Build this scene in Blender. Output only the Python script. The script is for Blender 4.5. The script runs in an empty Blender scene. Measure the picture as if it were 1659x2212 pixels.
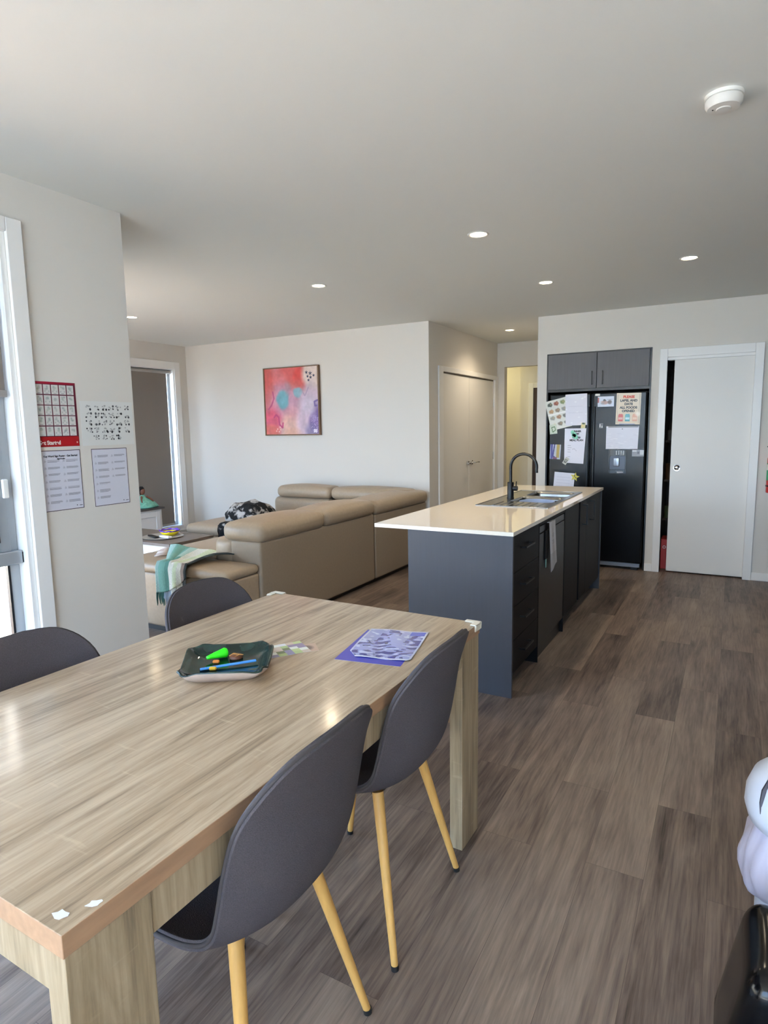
import bpy, bmesh, math, random
import numpy as np
from mathutils import Matrix, Vector, Euler, noise

random.seed(7)
np.random.seed(7)
SC = bpy.context.scene
COL = SC.collection
PI = math.pi

# ------------------------------------------------------------------ camera, world, sun, exposure
def look():
    yaw, pitch, roll = math.radians(-29.1025), math.radians(-7.678), math.radians(-0.955)
    cy, sy = math.cos(yaw), math.sin(yaw)
    f = Vector((sy*math.cos(pitch), cy*math.cos(pitch), math.sin(pitch)))
    r = Vector((cy, -sy, 0)); u = r.cross(f)
    r2 = math.cos(roll)*r + math.sin(roll)*u
    u2 = -math.sin(roll)*r + math.cos(roll)*u
    return Matrix(((r2.x, u2.x, -f.x, 0), (r2.y, u2.y, -f.y, 0), (r2.z, u2.z, -f.z, 1.447), (0, 0, 0, 1)))
cam_d = bpy.data.cameras.new('camera'); cam = bpy.data.objects.new('camera', cam_d); COL.objects.link(cam)
cam_d.sensor_fit = 'VERTICAL'; cam_d.sensor_height = 36; cam_d.lens = 36*1352.24/2212
cam_d.clip_start = 0.02; cam_d.clip_end = 200
cam.matrix_world = look(); SC.camera = cam

SKY = 12.0; SUN = 88.0; SPOT = 24.0; EMIT = 40.0
w = bpy.data.worlds.new('daylight'); SC.world = w; w.use_nodes = True
nt = w.node_tree; bg = nt.nodes['Background']
tc = nt.nodes.new('ShaderNodeTexCoord'); sp = nt.nodes.new('ShaderNodeSeparateXYZ'); rp = nt.nodes.new('ShaderNodeValToRGB')
nt.links.new(tc.outputs['Generated'], sp.inputs[0]); nt.links.new(sp.outputs['Z'], rp.inputs[0]); nt.links.new(rp.outputs[0], bg.inputs[0])
rp.color_ramp.elements[0].position = 0.0; rp.color_ramp.elements[0].color = (0.52, 0.74, 1.0, 1)
rp.color_ramp.elements[1].position = 0.7; rp.color_ramp.elements[1].color = (0.28, 0.53, 1.0, 1)
bg.inputs[1].default_value = SKY
sd = bpy.data.lights.new('sun', 'SUN'); so = bpy.data.objects.new('sun', sd); COL.objects.link(so)
sd.energy = SUN; sd.angle = 0.01; sd.color = (1, 0.94, 0.79)
so.rotation_euler = Euler((math.radians(23), math.radians(12), 0)); so.location = (4, -8, 12)   # high, from behind the camera

for (loc, size, rot) in (((-2.80, 0.60, 1.2), (2.1, 2.1), (0, -PI/2, 0)), ((-5.12, 2.2, 1.1), (2.2, 2.2), (PI/2, 0, 0)), ((-0.7, -2.9, 1.2), (4.2, 2.4), (PI/2, 0, 0))):
    ld = bpy.data.lights.new('window_portal', 'AREA'); lo = bpy.data.objects.new('window_portal', ld); COL.objects.link(lo)
    ld.shape = 'RECTANGLE'; ld.size, ld.size_y = size; ld.cycles.is_portal = True
    lo.location = loc; lo.rotation_euler = rot
SC.view_settings.view_transform = 'Standard'; SC.view_settings.look = 'None'
SC.view_settings.gamma = 1; SC.view_settings.use_curve_mapping = False
SC.view_settings.exposure = 0.50
SC.cycles.max_bounces = 10; SC.cycles.diffuse_bounces = 6; SC.cycles.glossy_bounces = 4
SC.cycles.use_denoising = True
try: SC.cycles.denoiser = 'OPENIMAGEDENOISE'
except Exception: pass
SC.cycles.sample_clamp_indirect = 6; SC.cycles.caustics_reflective = False; SC.cycles.caustics_refractive = False

# ------------------------------------------------------------------ helpers: materials
def lin(c):
    if isinstance(c, str):
        c = [int(c[i:i+2], 16)/255 for i in (0, 2, 4)]
    return tuple((x/12.92 if x <= 0.04045 else ((x+0.055)/1.055)**2.4) for x in c)
MATS = {}
def mat(name, c, rough=0.6, metal=0.0, spec=0.5, bump=0.0, bscale=80.0, var=0.0, emit=0.0, coat=0.0, trans=0.0, alpha=1.0, ecol=None, stretch=(1, 1, 1)):
    if name in MATS: return MATS[name]
    m = bpy.data.materials.new(name); m.use_nodes = True; n = m.node_tree.nodes; l = m.node_tree.links
    b = n['Principled BSDF']; c = lin(c)
    b.inputs['Base Color'].default_value = (*c, 1); b.inputs['Roughness'].default_value = rough
    b.inputs['Metallic'].default_value = metal; b.inputs['Specular IOR Level'].default_value = spec
    b.inputs['Coat Weight'].default_value = coat; b.inputs['Coat Roughness'].default_value = 0.12
    b.inputs['Transmission Weight'].default_value = trans; b.inputs['Alpha'].default_value = alpha
    if emit:
        b.inputs['Emission Color'].default_value = (*(lin(ecol) if ecol else c), 1); b.inputs['Emission Strength'].default_value = emit
    if bump or var:
        t = n.new('ShaderNodeTexCoord'); mp = n.new('ShaderNodeMapping'); mp.inputs['Scale'].default_value = stretch
        nz = n.new('ShaderNodeTexNoise'); nz.inputs['Scale'].default_value = bscale; nz.inputs['Detail'].default_value = 4
        l.new(t.outputs['Object'], mp.inputs[0]); l.new(mp.outputs[0], nz.inputs['Vector'])
        if bump:
            bp = n.new('ShaderNodeBump'); bp.inputs['Strength'].default_value = bump; bp.inputs['Distance'].default_value = 0.004
            l.new(nz.outputs['Fac'], bp.inputs['Height']); l.new(bp.outputs[0], b.inputs['Normal'])
        if var:
            r = n.new('ShaderNodeValToRGB'); r.color_ramp.elements[0].position = .3; r.color_ramp.elements[1].position = .7
            r.color_ramp.elements[0].color = (*[x*(1-var) for x in c], 1); r.color_ramp.elements[1].color = (*[min(1, x*(1+var)) for x in c], 1)
            l.new(nz.outputs['Fac'], r.inputs[0]); l.new(r.outputs[0], b.inputs['Base Color'])
    MATS[name] = m; return m

def colmat(name, rough=0.6, spec=0.3, coat=0.0, bump=0.0, bscale=40):
    m = mat(name, 'ffffff', rough, spec=spec, coat=coat, bump=bump, bscale=bscale); n = m.node_tree.nodes
    a = n.new('ShaderNodeVertexColor'); a.layer_name = 'Col'
    m.node_tree.links.new(a.outputs[0], n['Principled BSDF'].inputs['Base Color']); return m

def woodmat(name, dark, mid, light, axis, rough=0.38, sc=1.0, coat=0.0, cross=0.25):
    m = bpy.data.materials.new(name); m.use_nodes = True; n = m.node_tree.nodes; l = m.node_tree.links; b = n['Principled BSDF']
    t = n.new('ShaderNodeTexCoord')
    def ns(scl, det, dist=0.0):
        mp = n.new('ShaderNodeMapping'); mp.inputs['Scale'].default_value = scl
        z = n.new('ShaderNodeTexNoise'); z.inputs['Scale'].default_value = 1; z.inputs['Detail'].default_value = det; z.inputs['Distortion'].default_value = dist
        z.inputs['Roughness'].default_value = 0.65
        l.new(t.outputs['Object'], mp.inputs[0]); l.new(mp.outputs[0], z.inputs['Vector']); return z.outputs['Fac']
    def s(a, c):
        v = [c*sc]*3; v[axis] = a*sc; return tuple(v)
    f1 = ns(s(.9, 13), 6, 1.6); f2 = ns(s(4, 95), 4, 0.3); f3 = ns(s(55, 9), 2)
    mx = n.new('ShaderNodeMix'); mx.data_type = 'FLOAT'; mx.inputs[0].default_value = 0.38; l.new(f1, mx.inputs[2]); l.new(f2, mx.inputs[3])
    r = n.new('ShaderNodeValToRGB'); l.new(mx.outputs[0], r.inputs[0])
    e = r.color_ramp.elements; e[0].position = .37; e[0].color = (*lin(dark), 1); e[1].position = .62; e[1].color = (*lin(light), 1)
    k = e.new(.48); k.color = (*lin(mid), 1)
    r3 = n.new('ShaderNodeValToRGB'); r3.color_ramp.elements[0].position = .64; r3.color_ramp.elements[1].position = .74; l.new(f3, r3.inputs[0])
    mm = n.new('ShaderNodeMath'); mm.operation = 'MULTIPLY'; mm.inputs[1].default_value = cross; l.new(r3.outputs[0], mm.inputs[0])
    mc = n.new('ShaderNodeMix'); mc.data_type = 'RGBA'; l.new(mm.outputs[0], mc.inputs[0]); l.new(r.outputs[0], mc.inputs[6]); mc.inputs[7].default_value = (*lin('d9c4a4'), 1)
    l.new(mc.outputs[2], b.inputs['Base Color']); b.inputs['Roughness'].default_value = rough; b.inputs['Coat Weight'].default_value = coat; b.inputs['Coat Roughness'].default_value = .13
    bp = n.new('ShaderNodeBump'); bp.inputs['Strength'].default_value = 0.12; bp.inputs['Distance'].default_value = 0.002
    l.new(f2, bp.inputs['Height']); l.new(bp.outputs[0], b.inputs['Normal'])
    MATS[name] = m; return m

def floormat():
    m = bpy.data.materials.new('vinyl_planks'); m.use_nodes = True; n = m.node_tree.nodes; l = m.node_tree.links; b = n['Principled BSDF']
    t = n.new('ShaderNodeTexCoord'); sx = n.new('ShaderNodeSeparateXYZ'); cx = n.new('ShaderNodeCombineXYZ')
    l.new(t.outputs['Object'], sx.inputs[0]); l.new(sx.outputs['Y'], cx.inputs['X']); l.new(sx.outputs['X'], cx.inputs['Y'])
    br = n.new('ShaderNodeTexBrick'); l.new(cx.outputs[0], br.inputs['Vector']); br.offset = 0.37; br.offset_frequency = 2; br.squash = 1
    br.inputs['Scale'].default_value = 1; br.inputs['Brick Width'].default_value = 1.22; br.inputs['Row Height'].default_value = 0.18
    br.inputs['Mortar Size'].default_value = 0.0006; br.inputs['Mortar Smooth'].default_value = 0.1
    br.inputs['Color1'].default_value = (0, 0, 0, 1); br.inputs['Color2'].default_value = (1, 1, 1, 1); br.inputs['Mortar'].default_value = (0.1, 0.1, 0.1, 1)
    sb = n.new('ShaderNodeSeparateColor'); l.new(br.outputs['Color'], sb.inputs[0])
    def ns(sxy, det, dist, mulz):
        c = n.new('ShaderNodeCombineXYZ'); a = n.new('ShaderNodeMath'); a.operation = 'MULTIPLY'; a.inputs[1].default_value = sxy[0]; l.new(sx.outputs['X'], a.inputs[0])
        d = n.new('ShaderNodeMath'); d.operation = 'MULTIPLY'; d.inputs[1].default_value = sxy[1]; l.new(sx.outputs['Y'], d.inputs[0])
        e = n.new('ShaderNodeMath'); e.operation = 'MULTIPLY'; e.inputs[1].default_value = mulz; l.new(sb.outputs[0], e.inputs[0])
        l.new(a.outputs[0], c.inputs[0]); l.new(d.outputs[0], c.inputs[1]); l.new(e.outputs[0], c.inputs[2])
        z = n.new('ShaderNodeTexNoise'); z.inputs['Scale'].default_value = 1; z.inputs['Detail'].default_value = det; z.inputs['Distortion'].default_value = dist; z.inputs['Roughness'].default_value = .62
        l.new(c.outputs[0], z.inputs['Vector']); return z.outputs['Fac']
    g1 = ns((16, 1.6), 5, .9, 17); g2 = ns((120, 5), 3, .2, 9); g3 = ns((4, 2.2), 2, 0, 31)
    def mixf(a, bb, f):
        x = n.new('ShaderNodeMix'); x.data_type = 'FLOAT'; x.inputs[0].default_value = f; l.new(a, x.inputs[2]); l.new(bb, x.inputs[3]); return x.outputs[0]
    g = mixf(mixf(g1, g2, .42), g3, .22)
    g = mixf(g, sb.outputs[0], .13)
    r = n.new('ShaderNodeValToRGB'); l.new(g, r.inputs[0]); e = r.color_ramp.elements
    e[0].position = .33; e[0].color = (*lin('3a2f2a'), 1); e[1].position = .68; e[1].color = (*lin('988777'), 1)
    k = e.new(.48); k.color = (*lin('6f6056'), 1)
    mo = n.new('ShaderNodeMix'); mo.data_type = 'RGBA'; l.new(br.outputs['Fac'], mo.inputs[0]); l.new(r.outputs[0], mo.inputs[6]); mo.inputs[7].default_value = (*lin('53473f'), 1)
    l.new(mo.outputs[2], b.inputs['Base Color']); b.inputs['Roughness'].default_value = .42; b.inputs['Specular IOR Level'].default_value = .22
    bp = n.new('ShaderNodeBump'); bp.inputs['Strength'].default_value = .15; bp.inputs['Distance'].default_value = .002; l.new(g2, bp.inputs['Height']); l.new(bp.outputs[0], b.inputs['Normal'])
    MATS['vinyl_planks'] = m; return m

WALL = mat('wall_paint', 'd9d4cc', .75, spec=.25, bump=.05, bscale=220)
CEIL = mat('ceiling_paint', 'e0e1dc', .85, spec=.2, bump=.04, bscale=220)
TRIM = mat('white_gloss_trim', 'eceae6', .32)
DOORW = mat('white_satin_door', 'e6e3dd', .42)
FLOOR = floormat()
OAKT = woodmat('oak_laminate_top', '7c6953', 'a58f75', 'bfab91', 1, .34, coat=.55)
OAKZ = woodmat('oak_laminate_upright', '766854', '958368', 'ad9b80', 2, .42, cross=.15)
OAKE = mat('oak_edge_band', 'a07f63', .5, bump=.1, bscale=60, var=.12, stretch=(1, .15, 1))
LEGW = mat('oak_print_leg', 'c79a56', .4, var=.1, bscale=50, stretch=(1, 1, .1))
FABRIC = mat('charcoal_felt', '504c50', .95, spec=.15, bump=.35, bscale=420, var=.16)
RUBBER = mat('black_rubber', '141414', .6)
ALU = mat('grey_aluminium', 'a9adb0', .38, metal=.3)
LEATHER = mat('taupe_leather', 'a2917c', .42, spec=.45, bump=.12, bscale=45, var=.05)
BLACKP = mat('black_plastic', '101012', .35)
CHAR = mat('charcoal_woodgrain_laminate', '34373f', .42, bump=.10, bscale=90, var=.04, stretch=(1, 1, .04))
CHARD = mat('charcoal_door_laminate', '131316', .5, spec=.15, bump=.05, bscale=90)
STONE = mat('cream_engineered_stone', 'efe4d3', .05, spec=.9, var=.02, bscale=150)
STEEL = mat('brushed_steel', '9a9a98', .24, metal=1)
CHROME = mat('chrome', 'dcdcdc', .08, metal=1)
PAPER = mat('white_paper', 'e4e3ea', .7)
WHITEP = mat('white_plastic', 'e9e7e0', .35)
SHEET = colmat('printed_sheet', .35, .4, coat=.3)
CLOTH = colmat('woven_cloth', .95, .1, bump=.3, bscale=200)
BLIND = mat('taupe_blockout_blind', '7d766f', .9, bump=.1, bscale=500, var=.05)
GLASS = mat('window_glass', 'ffffff', .0, trans=1.0)
_g = GLASS.node_tree; _o = [x for x in _g.nodes if x.type == 'OUTPUT_MATERIAL'][0]
_t = _g.nodes.new('ShaderNodeBsdfTransparent'); _gl = _g.nodes.new('ShaderNodeBsdfGlossy'); _gl.inputs['Roughness'].default_value = .02
_mx = _g.nodes.new('ShaderNodeMixShader'); _mx.inputs[0].default_value = .06
_g.links.new(_t.outputs[0], _mx.inputs[1]); _g.links.new(_gl.outputs[0], _mx.inputs[2]); _g.links.new(_mx.outputs[0], _o.inputs[0])

# ------------------------------------------------------------------ helpers: meshes and objects
def new_mesh(bm, name):
    me = bpy.data.meshes.new(name); bm.normal_update(); bm.to_mesh(me); bm.free(); return me
def setp(o, label=None, cat=None, group=None, kind=None):
    for k, v in (('label', label), ('category', cat), ('group', group), ('kind', kind)):
        if v: o[k] = v
    return o
def root(name, label, cat, loc=(0, 0, 0), rot=(0, 0, 0), group=None):
    o = bpy.data.objects.new(name, None); COL.objects.link(o); o.empty_display_size = .1
    o.location = loc; o.rotation_euler = rot
    return setp(o, label, cat, group)
def rmat(o):
    if o is None: return Matrix.Identity(4)
    m = Matrix.LocRotScale(o.location, o.rotation_euler, None)
    return rmat(o.parent) @ m
def obj(name, bm, m, parent=None, bevel=0, smooth=None, local=False, seg=2, loc=None, rot=None):
    """one mesh object; vertices are given in world space unless local"""
    me = new_mesh(bm, name) if isinstance(bm, bmesh.types.BMesh) else bm
    for x in (m if isinstance(m, (list, tuple)) else [m]): me.materials.append(x)
    o = bpy.data.objects.new(name, me); COL.objects.link(o)
    if loc: o.location = loc
    if rot: o.rotation_euler = rot
    if parent:
        o.parent = parent
        if not local: me.transform(rmat(parent).inverted())
    elif not local and loc is None:
        v = [x.co for x in me.vertices]
        if v:
            c = Vector(((min(a.x for a in v)+max(a.x for a in v))/2, (min(a.y for a in v)+max(a.y for a in v))/2, min(a.z for a in v)))
            if not (name.startswith(('floor', 'table'))):
                me.transform(Matrix.Translation(-c)); o.location = c
    if bevel:
        b = o.modifiers.new('bevel', 'BEVEL'); b.width = bevel; b.segments = seg; b.limit_method = 'ANGLE'; b.angle_limit = math.radians(40)
    if smooth is None: smooth = bool(bevel)
    if smooth:
        for p in me.polygons: p.use_smooth = True
        if smooth != 'all':
            try:
                me.set_sharp_from_angle(angle=math.radians(50))
            except Exception: pass
    return o
def box(bm, x0, x1, y0, y1, z0, z1, mi=0):
    v = [bm.verts.new((x, y, z)) for x in (x0, x1) for y in (y0, y1) for z in (z0, z1)]
    for f in ((0, 1, 3, 2), (4, 6, 7, 5), (0, 4, 5, 1), (2, 3, 7, 6), (0, 2, 6, 4), (1, 5, 7, 3)):
        bm.faces.new([v[i] for i in f]).material_index = mi
    return bm
def bx(*a):
    bm = bmesh.new()
    for b in (a if isinstance(a[0], (tuple, list)) else [a]): box(bm, *b)
    bmesh.ops.recalc_face_normals(bm, faces=bm.faces); return bm
def tube(bm, pts, rad, n=12, cap=True):
    pts = [Vector(p) for p in pts]; rs = rad if isinstance(rad, (list, tuple)) else [rad]*len(pts)
    rings = []; up = Vector((0.013, 0.021, 1)); prev = None
    for i, p in enumerate(pts):
        d = (pts[min(i+1, len(pts)-1)]-pts[max(i-1, 0)]).normalized()
        a = prev if prev is not None else (Vector((1, 0.02, 0)) if abs(d.z) > .9 else up)
        s = (a - d*a.dot(d)).normalized(); t = d.cross(s); prev = s
        rings.append([bm.verts.new(p + rs[i]*(math.cos(2*PI*k/n)*s + math.sin(2*PI*k/n)*t)) for k in range(n)])
    for a, b in zip(rings, rings[1:]):
        for k in range(n): bm.faces.new((a[k], a[(k+1) % n], b[(k+1) % n], b[k]))
    if cap:
        bm.faces.new(rings[0][::-1]); bm.faces.new(rings[-1])
    return bm
def tb(pts, rad, n=12): return tube(bmesh.new(), pts, rad, n)
def lathe(prof, c=(0, 0, 0), n=32, axis='z'):
    bm = bmesh.new(); rings = []
    for r, z in prof:
        if r < 1e-6: rings.append([bm.verts.new((0, 0, z))])
        else: rings.append([bm.verts.new((r*math.cos(2*PI*k/n), r*math.sin(2*PI*k/n), z)) for k in range(n)])
    for a, b in zip(rings, rings[1:]):
        for k in range(n):
            q = [a[k % len(a)], a[(k+1) % n % len(a)], b[(k+1) % n % len(b)], b[k % len(b)]]
            u = []
            for x in q:
                if x not in u: u.append(x)
            if len(u) > 2: bm.faces.new(u)
    if axis == 'x': bmesh.ops.rotate(bm, verts=bm.verts, matrix=Matrix.Rotation(PI/2, 3, 'Y'))
    if axis == 'y': bmesh.ops.rotate(bm, verts=bm.verts, matrix=Matrix.Rotation(PI/2, 3, 'X'))
    bmesh.ops.translate(bm, verts=bm.verts, vec=c); bmesh.ops.recalc_face_normals(bm, faces=bm.faces); return bm
def rbox(x0, x1, y0, y1, z0, z1, r=.04, puff=0.0, side=0.0, warp=None, n=7):
    """soft cushion block: rounded edges, top (and sides) puffed out"""
    h = Vector(((x1-x0)/2, (y1-y0)/2, (z1-z0)/2)); c = Vector(((x0+x1)/2, (y0+y1)/2, (z0+z1)/2)); r = min(r, *(a*.98 for a in h))
    def ax(a):
        e = [-a, -a+.15*r, -a+.4*r, -a+.7*r]; mid = [(-a+r)+(2*a-2*r)*k/n for k in range(n+1)]
        return e+mid+[-x for x in e[::-1]]
    A = [ax(h.x), ax(h.y), ax(h.z)]; bm = bmesh.new()
    for i in range(3):
        j, k = (i+1) % 3, (i+2) % 3
        for s in (-1, 1):
            g = []
            for a in A[j]:
                row = []
                for b in A[k]:
                    p = [0, 0, 0]; p[i] = s*h[i]; p[j] = a; p[k] = b; row.append(bm.verts.new(p))
                g.append(row)
            for a in range(len(g)-1):
                for b in range(len(g[0])-1):
                    q = (g[a][b], g[a+1][b], g[a+1][b+1], g[a][b+1]); bm.faces.new(q if s > 0 else q[::-1])
    bmesh.ops.remove_doubles(bm, verts=bm.verts, dist=1e-5)
    for v in bm.verts:
        p = v.co; q = Vector([max(-(h[i]-r), min(h[i]-r, p[i])) for i in range(3)]); d = p-q
        if d.length > 1e-9: p = q + d.normalized()*r
        u = [p[i]/h[i] for i in range(3)]
        if puff and u[2] > 0: p.z += puff*(1-u[0]**2)*(1-u[1]**2)*u[2]
        if side:
            p.x += side*u[0]*(1-u[2]**2)*(1-u[1]**2); p.y += side*u[1]*(1-u[2]**2)*(1-u[0]**2)
        p = p + c
        if warp: p = Vector(warp(p))
        v.co = p
    bmesh.ops.recalc_face_normals(bm, faces=bm.faces); return bm
def orient(right, up, origin):
    r = Vector(right).normalized(); u = Vector(up).normalized(); nn = r.cross(u)
    return Matrix(((r.x, u.x, nn.x, origin[0]), (r.y, u.y, nn.y, origin[1]), (r.z, u.z, nn.z, origin[2]), (0, 0, 0, 1)))
def sheet(name, arr, W, H, M, m=None, parent=None, th=.0006, warp=None, cut=None):
    """thin printed sheet: arr[row from top][col] sRGB colours; local x right, y up, lower-left origin"""
    R, Cc = arr.shape[:2]; bm = bmesh.new()
    def P(i, j, z):
        x, y = W*j/Cc, H*(1-i/R)
        if warp: x, y, dz = warp(x/W, y/H); x *= W; y *= H; z += dz
        return M @ Vector((x, y, z))
    g = [[bm.verts.new(P(i, j, th)) for j in range(Cc+1)] for i in range(R+1)]
    cl = bm.loops.layers.float_color.new('Col'); la = np.where(arr <= .04045, arr/12.92, ((arr+.055)/1.055)**2.4)
    fs = []
    for i in range(R):
        for j in range(Cc):
            if cut is not None and cut((j+.5)/Cc, 1-(i+.5)/R): continue
            f = bm.faces.new((g[i+1][j], g[i+1][j+1], g[i][j+1], g[i][j])); c = la[i, j]
            for lp in f.loops: lp[cl] = (c[0], c[1], c[2], 1)
            fs.append(f)
    bm.verts.ensure_lookup_table()
    for v in [v for v in bm.verts if not v.link_faces]: bm.verts.remove(v)
    nn = (M.to_3x3() @ Vector((0, 0, 1)))*th
    ed = [e for e in bm.edges if len(e.link_faces) == 1]
    low = {}
    for e in ed:
        for v in e.verts:
            if v not in low: low[v] = bm.verts.new(v.co-nn)
    for e in ed:
        f = bm.faces.new((e.verts[0], e.verts[1], low[e.verts[1]], low[e.verts[0]]))
        for lp in f.loops: lp[cl] = (.8, .8, .8, 1)
    bmesh.ops.recalc_face_normals(bm, faces=bm.faces)
    return obj(name, bm, m or SHEET, parent)
def blank(R, C, c='e6e4e8'):
    a = np.zeros((R, C, 3)); a[:] = [int(c[i:i+2], 16)/255 for i in (0, 2, 4)]; return a
def rgb(c): return np.array([int(c[i:i+2], 16)/255 for i in (0, 2, 4)])
def fill(a, x0, x1, y0, y1, c, k=1.0):
    """fractions of the sheet, y measured from the top"""
    R, C = a.shape[:2]; s = a[int(round(y0*R)):int(round(y1*R)), int(round(x0*C)):int(round(x1*C))]; s[:] = s*(1-k)+rgb(c)*k
def blob(a, cx, cy, rx, ry, c, k=1.0, soft=.3, wob=0):
    R, C = a.shape[:2]; yy, xx = np.mgrid[0:R, 0:C]; X = (xx+.5)/C-cx; Y = (yy+.5)/R-cy
    d = np.sqrt((X/rx)**2+(Y/ry)**2)
    if wob:
        th = np.arctan2(Y, X); d = d*(1+wob*np.sin(3*th+cx*40)+wob*.6*np.sin(5*th+cy*30))
    m = np.clip((1+soft-d)/(2*soft) if soft else (d < 1)*1., 0, 1)[..., None]*k; a[:] = a*(1-m)+rgb(c)*m
def stroke(a, pts, wd, c, k=1.0):
    for (x0, y0), (x1, y1) in zip(pts, pts[1:]):
        nn = max(2, int(max(abs(x1-x0), abs(y1-y0))/wd*2))
        for i in range(nn): blob(a, x0+(x1-x0)*i/nn, y0+(y1-y0)*i/nn, wd, wd, c, k, .15)
def lettering(txt, size, m, M, parent, align='CENTER', ext=.0004, bold=0.0, xs=1.0, name='lettering'):
    cu = bpy.data.curves.new('t', 'FONT'); cu.body = txt; cu.size = size; cu.align_x = align; cu.align_y = 'CENTER'; cu.extrude = ext; cu.offset = bold; cu.space_line = 1.0
    t = bpy.data.objects.new('t', cu); COL.objects.link(t); bpy.context.view_layer.update()
    me = bpy.data.meshes.new_from_object(t.evaluated_get(bpy.context.evaluated_depsgraph_get()))
    bpy.data.objects.remove(t); me.transform(Matrix.Diagonal((xs, 1, 1, 1))); me.transform(M); me.name = name
    me.materials.clear()
    return obj(name, me, m, parent)
def copy_tree(o, parent=None):
    c = o.copy(); COL.objects.link(c); c.parent = parent
    for ch in list(o.children): copy_tree(ch, c)
    return c

# ------------------------------------------------------------------ the room shell
CZ = 2.54
PX = -2.761            # face of the wall with the posters
YB, YK, YH, XL = 6.115, 6.55, 8.31, -6.35
def struct(name, bm, m, parent=None, **k):
    o = obj(name, bm, m, parent, **k)
    if not parent: o['kind'] = 'structure'
    return o
struct('floor', bx(-6.5, 2.1, -3.1, 10.6, -.12, 0), FLOOR)
struct('ceiling', bx((-6.5, 2.1, 2.15, 10.6, CZ, CZ+.1), (-2.9, 2.1, -3.1, 2.1502, CZ, CZ+.1)), CEIL)
# wall with posters; window opening y -0.5..1.66, z .12...2.31
struct('wall_posters', bx((PX-.12, PX, 1.66, 2.276, 0, CZ), (PX-.12, PX, -.5, 1.66, 2.31, CZ), (PX-.12, PX, -.5, 1.66, 0, .10), (PX-.12, PX, -3.1, -.5, 0, CZ)), WALL)
struct('wall_living_front', bx((-4.0, PX-.12, 2.156, 2.276, 0, CZ), (-6.5, -6.25, 2.156, 2.276, 0, CZ), (-6.25, -4.0, 2.156, 2.276, 2.2, CZ)), WALL)
struct('wall_living_left', bx((XL-.12, XL, 5.90, 6.2, 0, CZ), (XL-.12, XL, 4.0, 5.90, 2.24, CZ), (XL-.12, XL, 4.0, 5.90, 0, .21), (XL-.12, XL, 2.15, 4.0, 0, CZ)), WALL)
struct('wall_living_back', bx(-6.5, -2.8362, YB, YB+.1, 0, CZ), WALL)
struct('wall_corridor', bx((-2.95, -2.836, YB+.0002, 6.46, 0, CZ), (-2.95, -2.836, 8.18, YH, 0, CZ), (-2.95, -2.836, 6.46, 8.18, 2.05, CZ), (-2.95, -2.90, 6.46, 8.18, 0, 2.05)), WALL)
struct('wall_corridor_end', bx((-2.95, -1.70, YH, YH+.11, 2.225, CZ), (-2.95, -2.735, YH, YH+.11, 0, 2.225)), WALL)
struct('wall_hall_far', bx((-4.6, -2.86, 9.6, 9.7, 0, CZ), (-2.86, -1.6, 9.45, 9.7, 0, CZ)), WALL)
struct('wall_hall_side', bx((-4.7, -4.6, YH, 9.7, 0, CZ), (-4.7, -2.95, YH-.1, YH, 0, CZ)), WALL)
struct('wall_kitchen', bx((-1.803, -1.706, YK, 9.5, 0, CZ), (-1.706, -.709, YK, YK+.1, 2.16, CZ), (-.709, -.573, YK, YK+.1, 0, CZ),
                          (-.573, .135, YK, YK+.1, 2.055, CZ), (.135, 2.1, YK, YK+.1, 0, CZ), (-.709, -.62, YK+.1, 7.4, 0, CZ), (-1.706, -.62, 7.3, 7.4, 0, CZ), (-1.706, -.71, YK+.1, 7.3, 2.2, 2.3)), WALL)
struct('wall_pantry', bx((-.709, 2.1, 7.9, 8.0, 0, CZ), (-.709, -.62, 7.4, 7.9, 0, CZ), (1.4, 1.5, YK+.1, 7.9, 0, CZ)), WALL)
struct('wall_right', bx(1.55, 2.1, -3.0, YK, 0, CZ), WALL)
struct('wall_rear', bx((-2.9, -2.75, -3.1, -3.0, 0, CZ), (1.3, 2.1, -3.1, -3.0, 0, CZ), (-2.75, 1.3, -3.1, -3.0, 2.42, CZ)), WALL)
# skirting
struct('baseboard_kitchen', bx((-.709, -.638, YK-.012, YK, 0, .075), (.205, 2.0, YK-.012, YK, 0, .075), (-1.803, -1.706, YK-.012, YK, 0, .075)), TRIM, bevel=.003)
struct('baseboard_living', bx((XL, -2.84, YB-.012, YB, 0, .075), (XL, XL+.012, 2.3, 5.93, 0, .075)), TRIM, bevel=.003)
struct('baseboard_corridor', bx((-2.836, -2.824, YB-.01, 6.38, 0, .075), (-2.735, -1.82, 9.438, 9.45, 0, .075), (-1.815, -1.803, YK, 8.3, 0, .075)), TRIM, bevel=.003)
struct('baseboard_posters', bx(PX, PX+.012, 1.745, 2.276, 0, .075), TRIM, bevel=.003)

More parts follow.
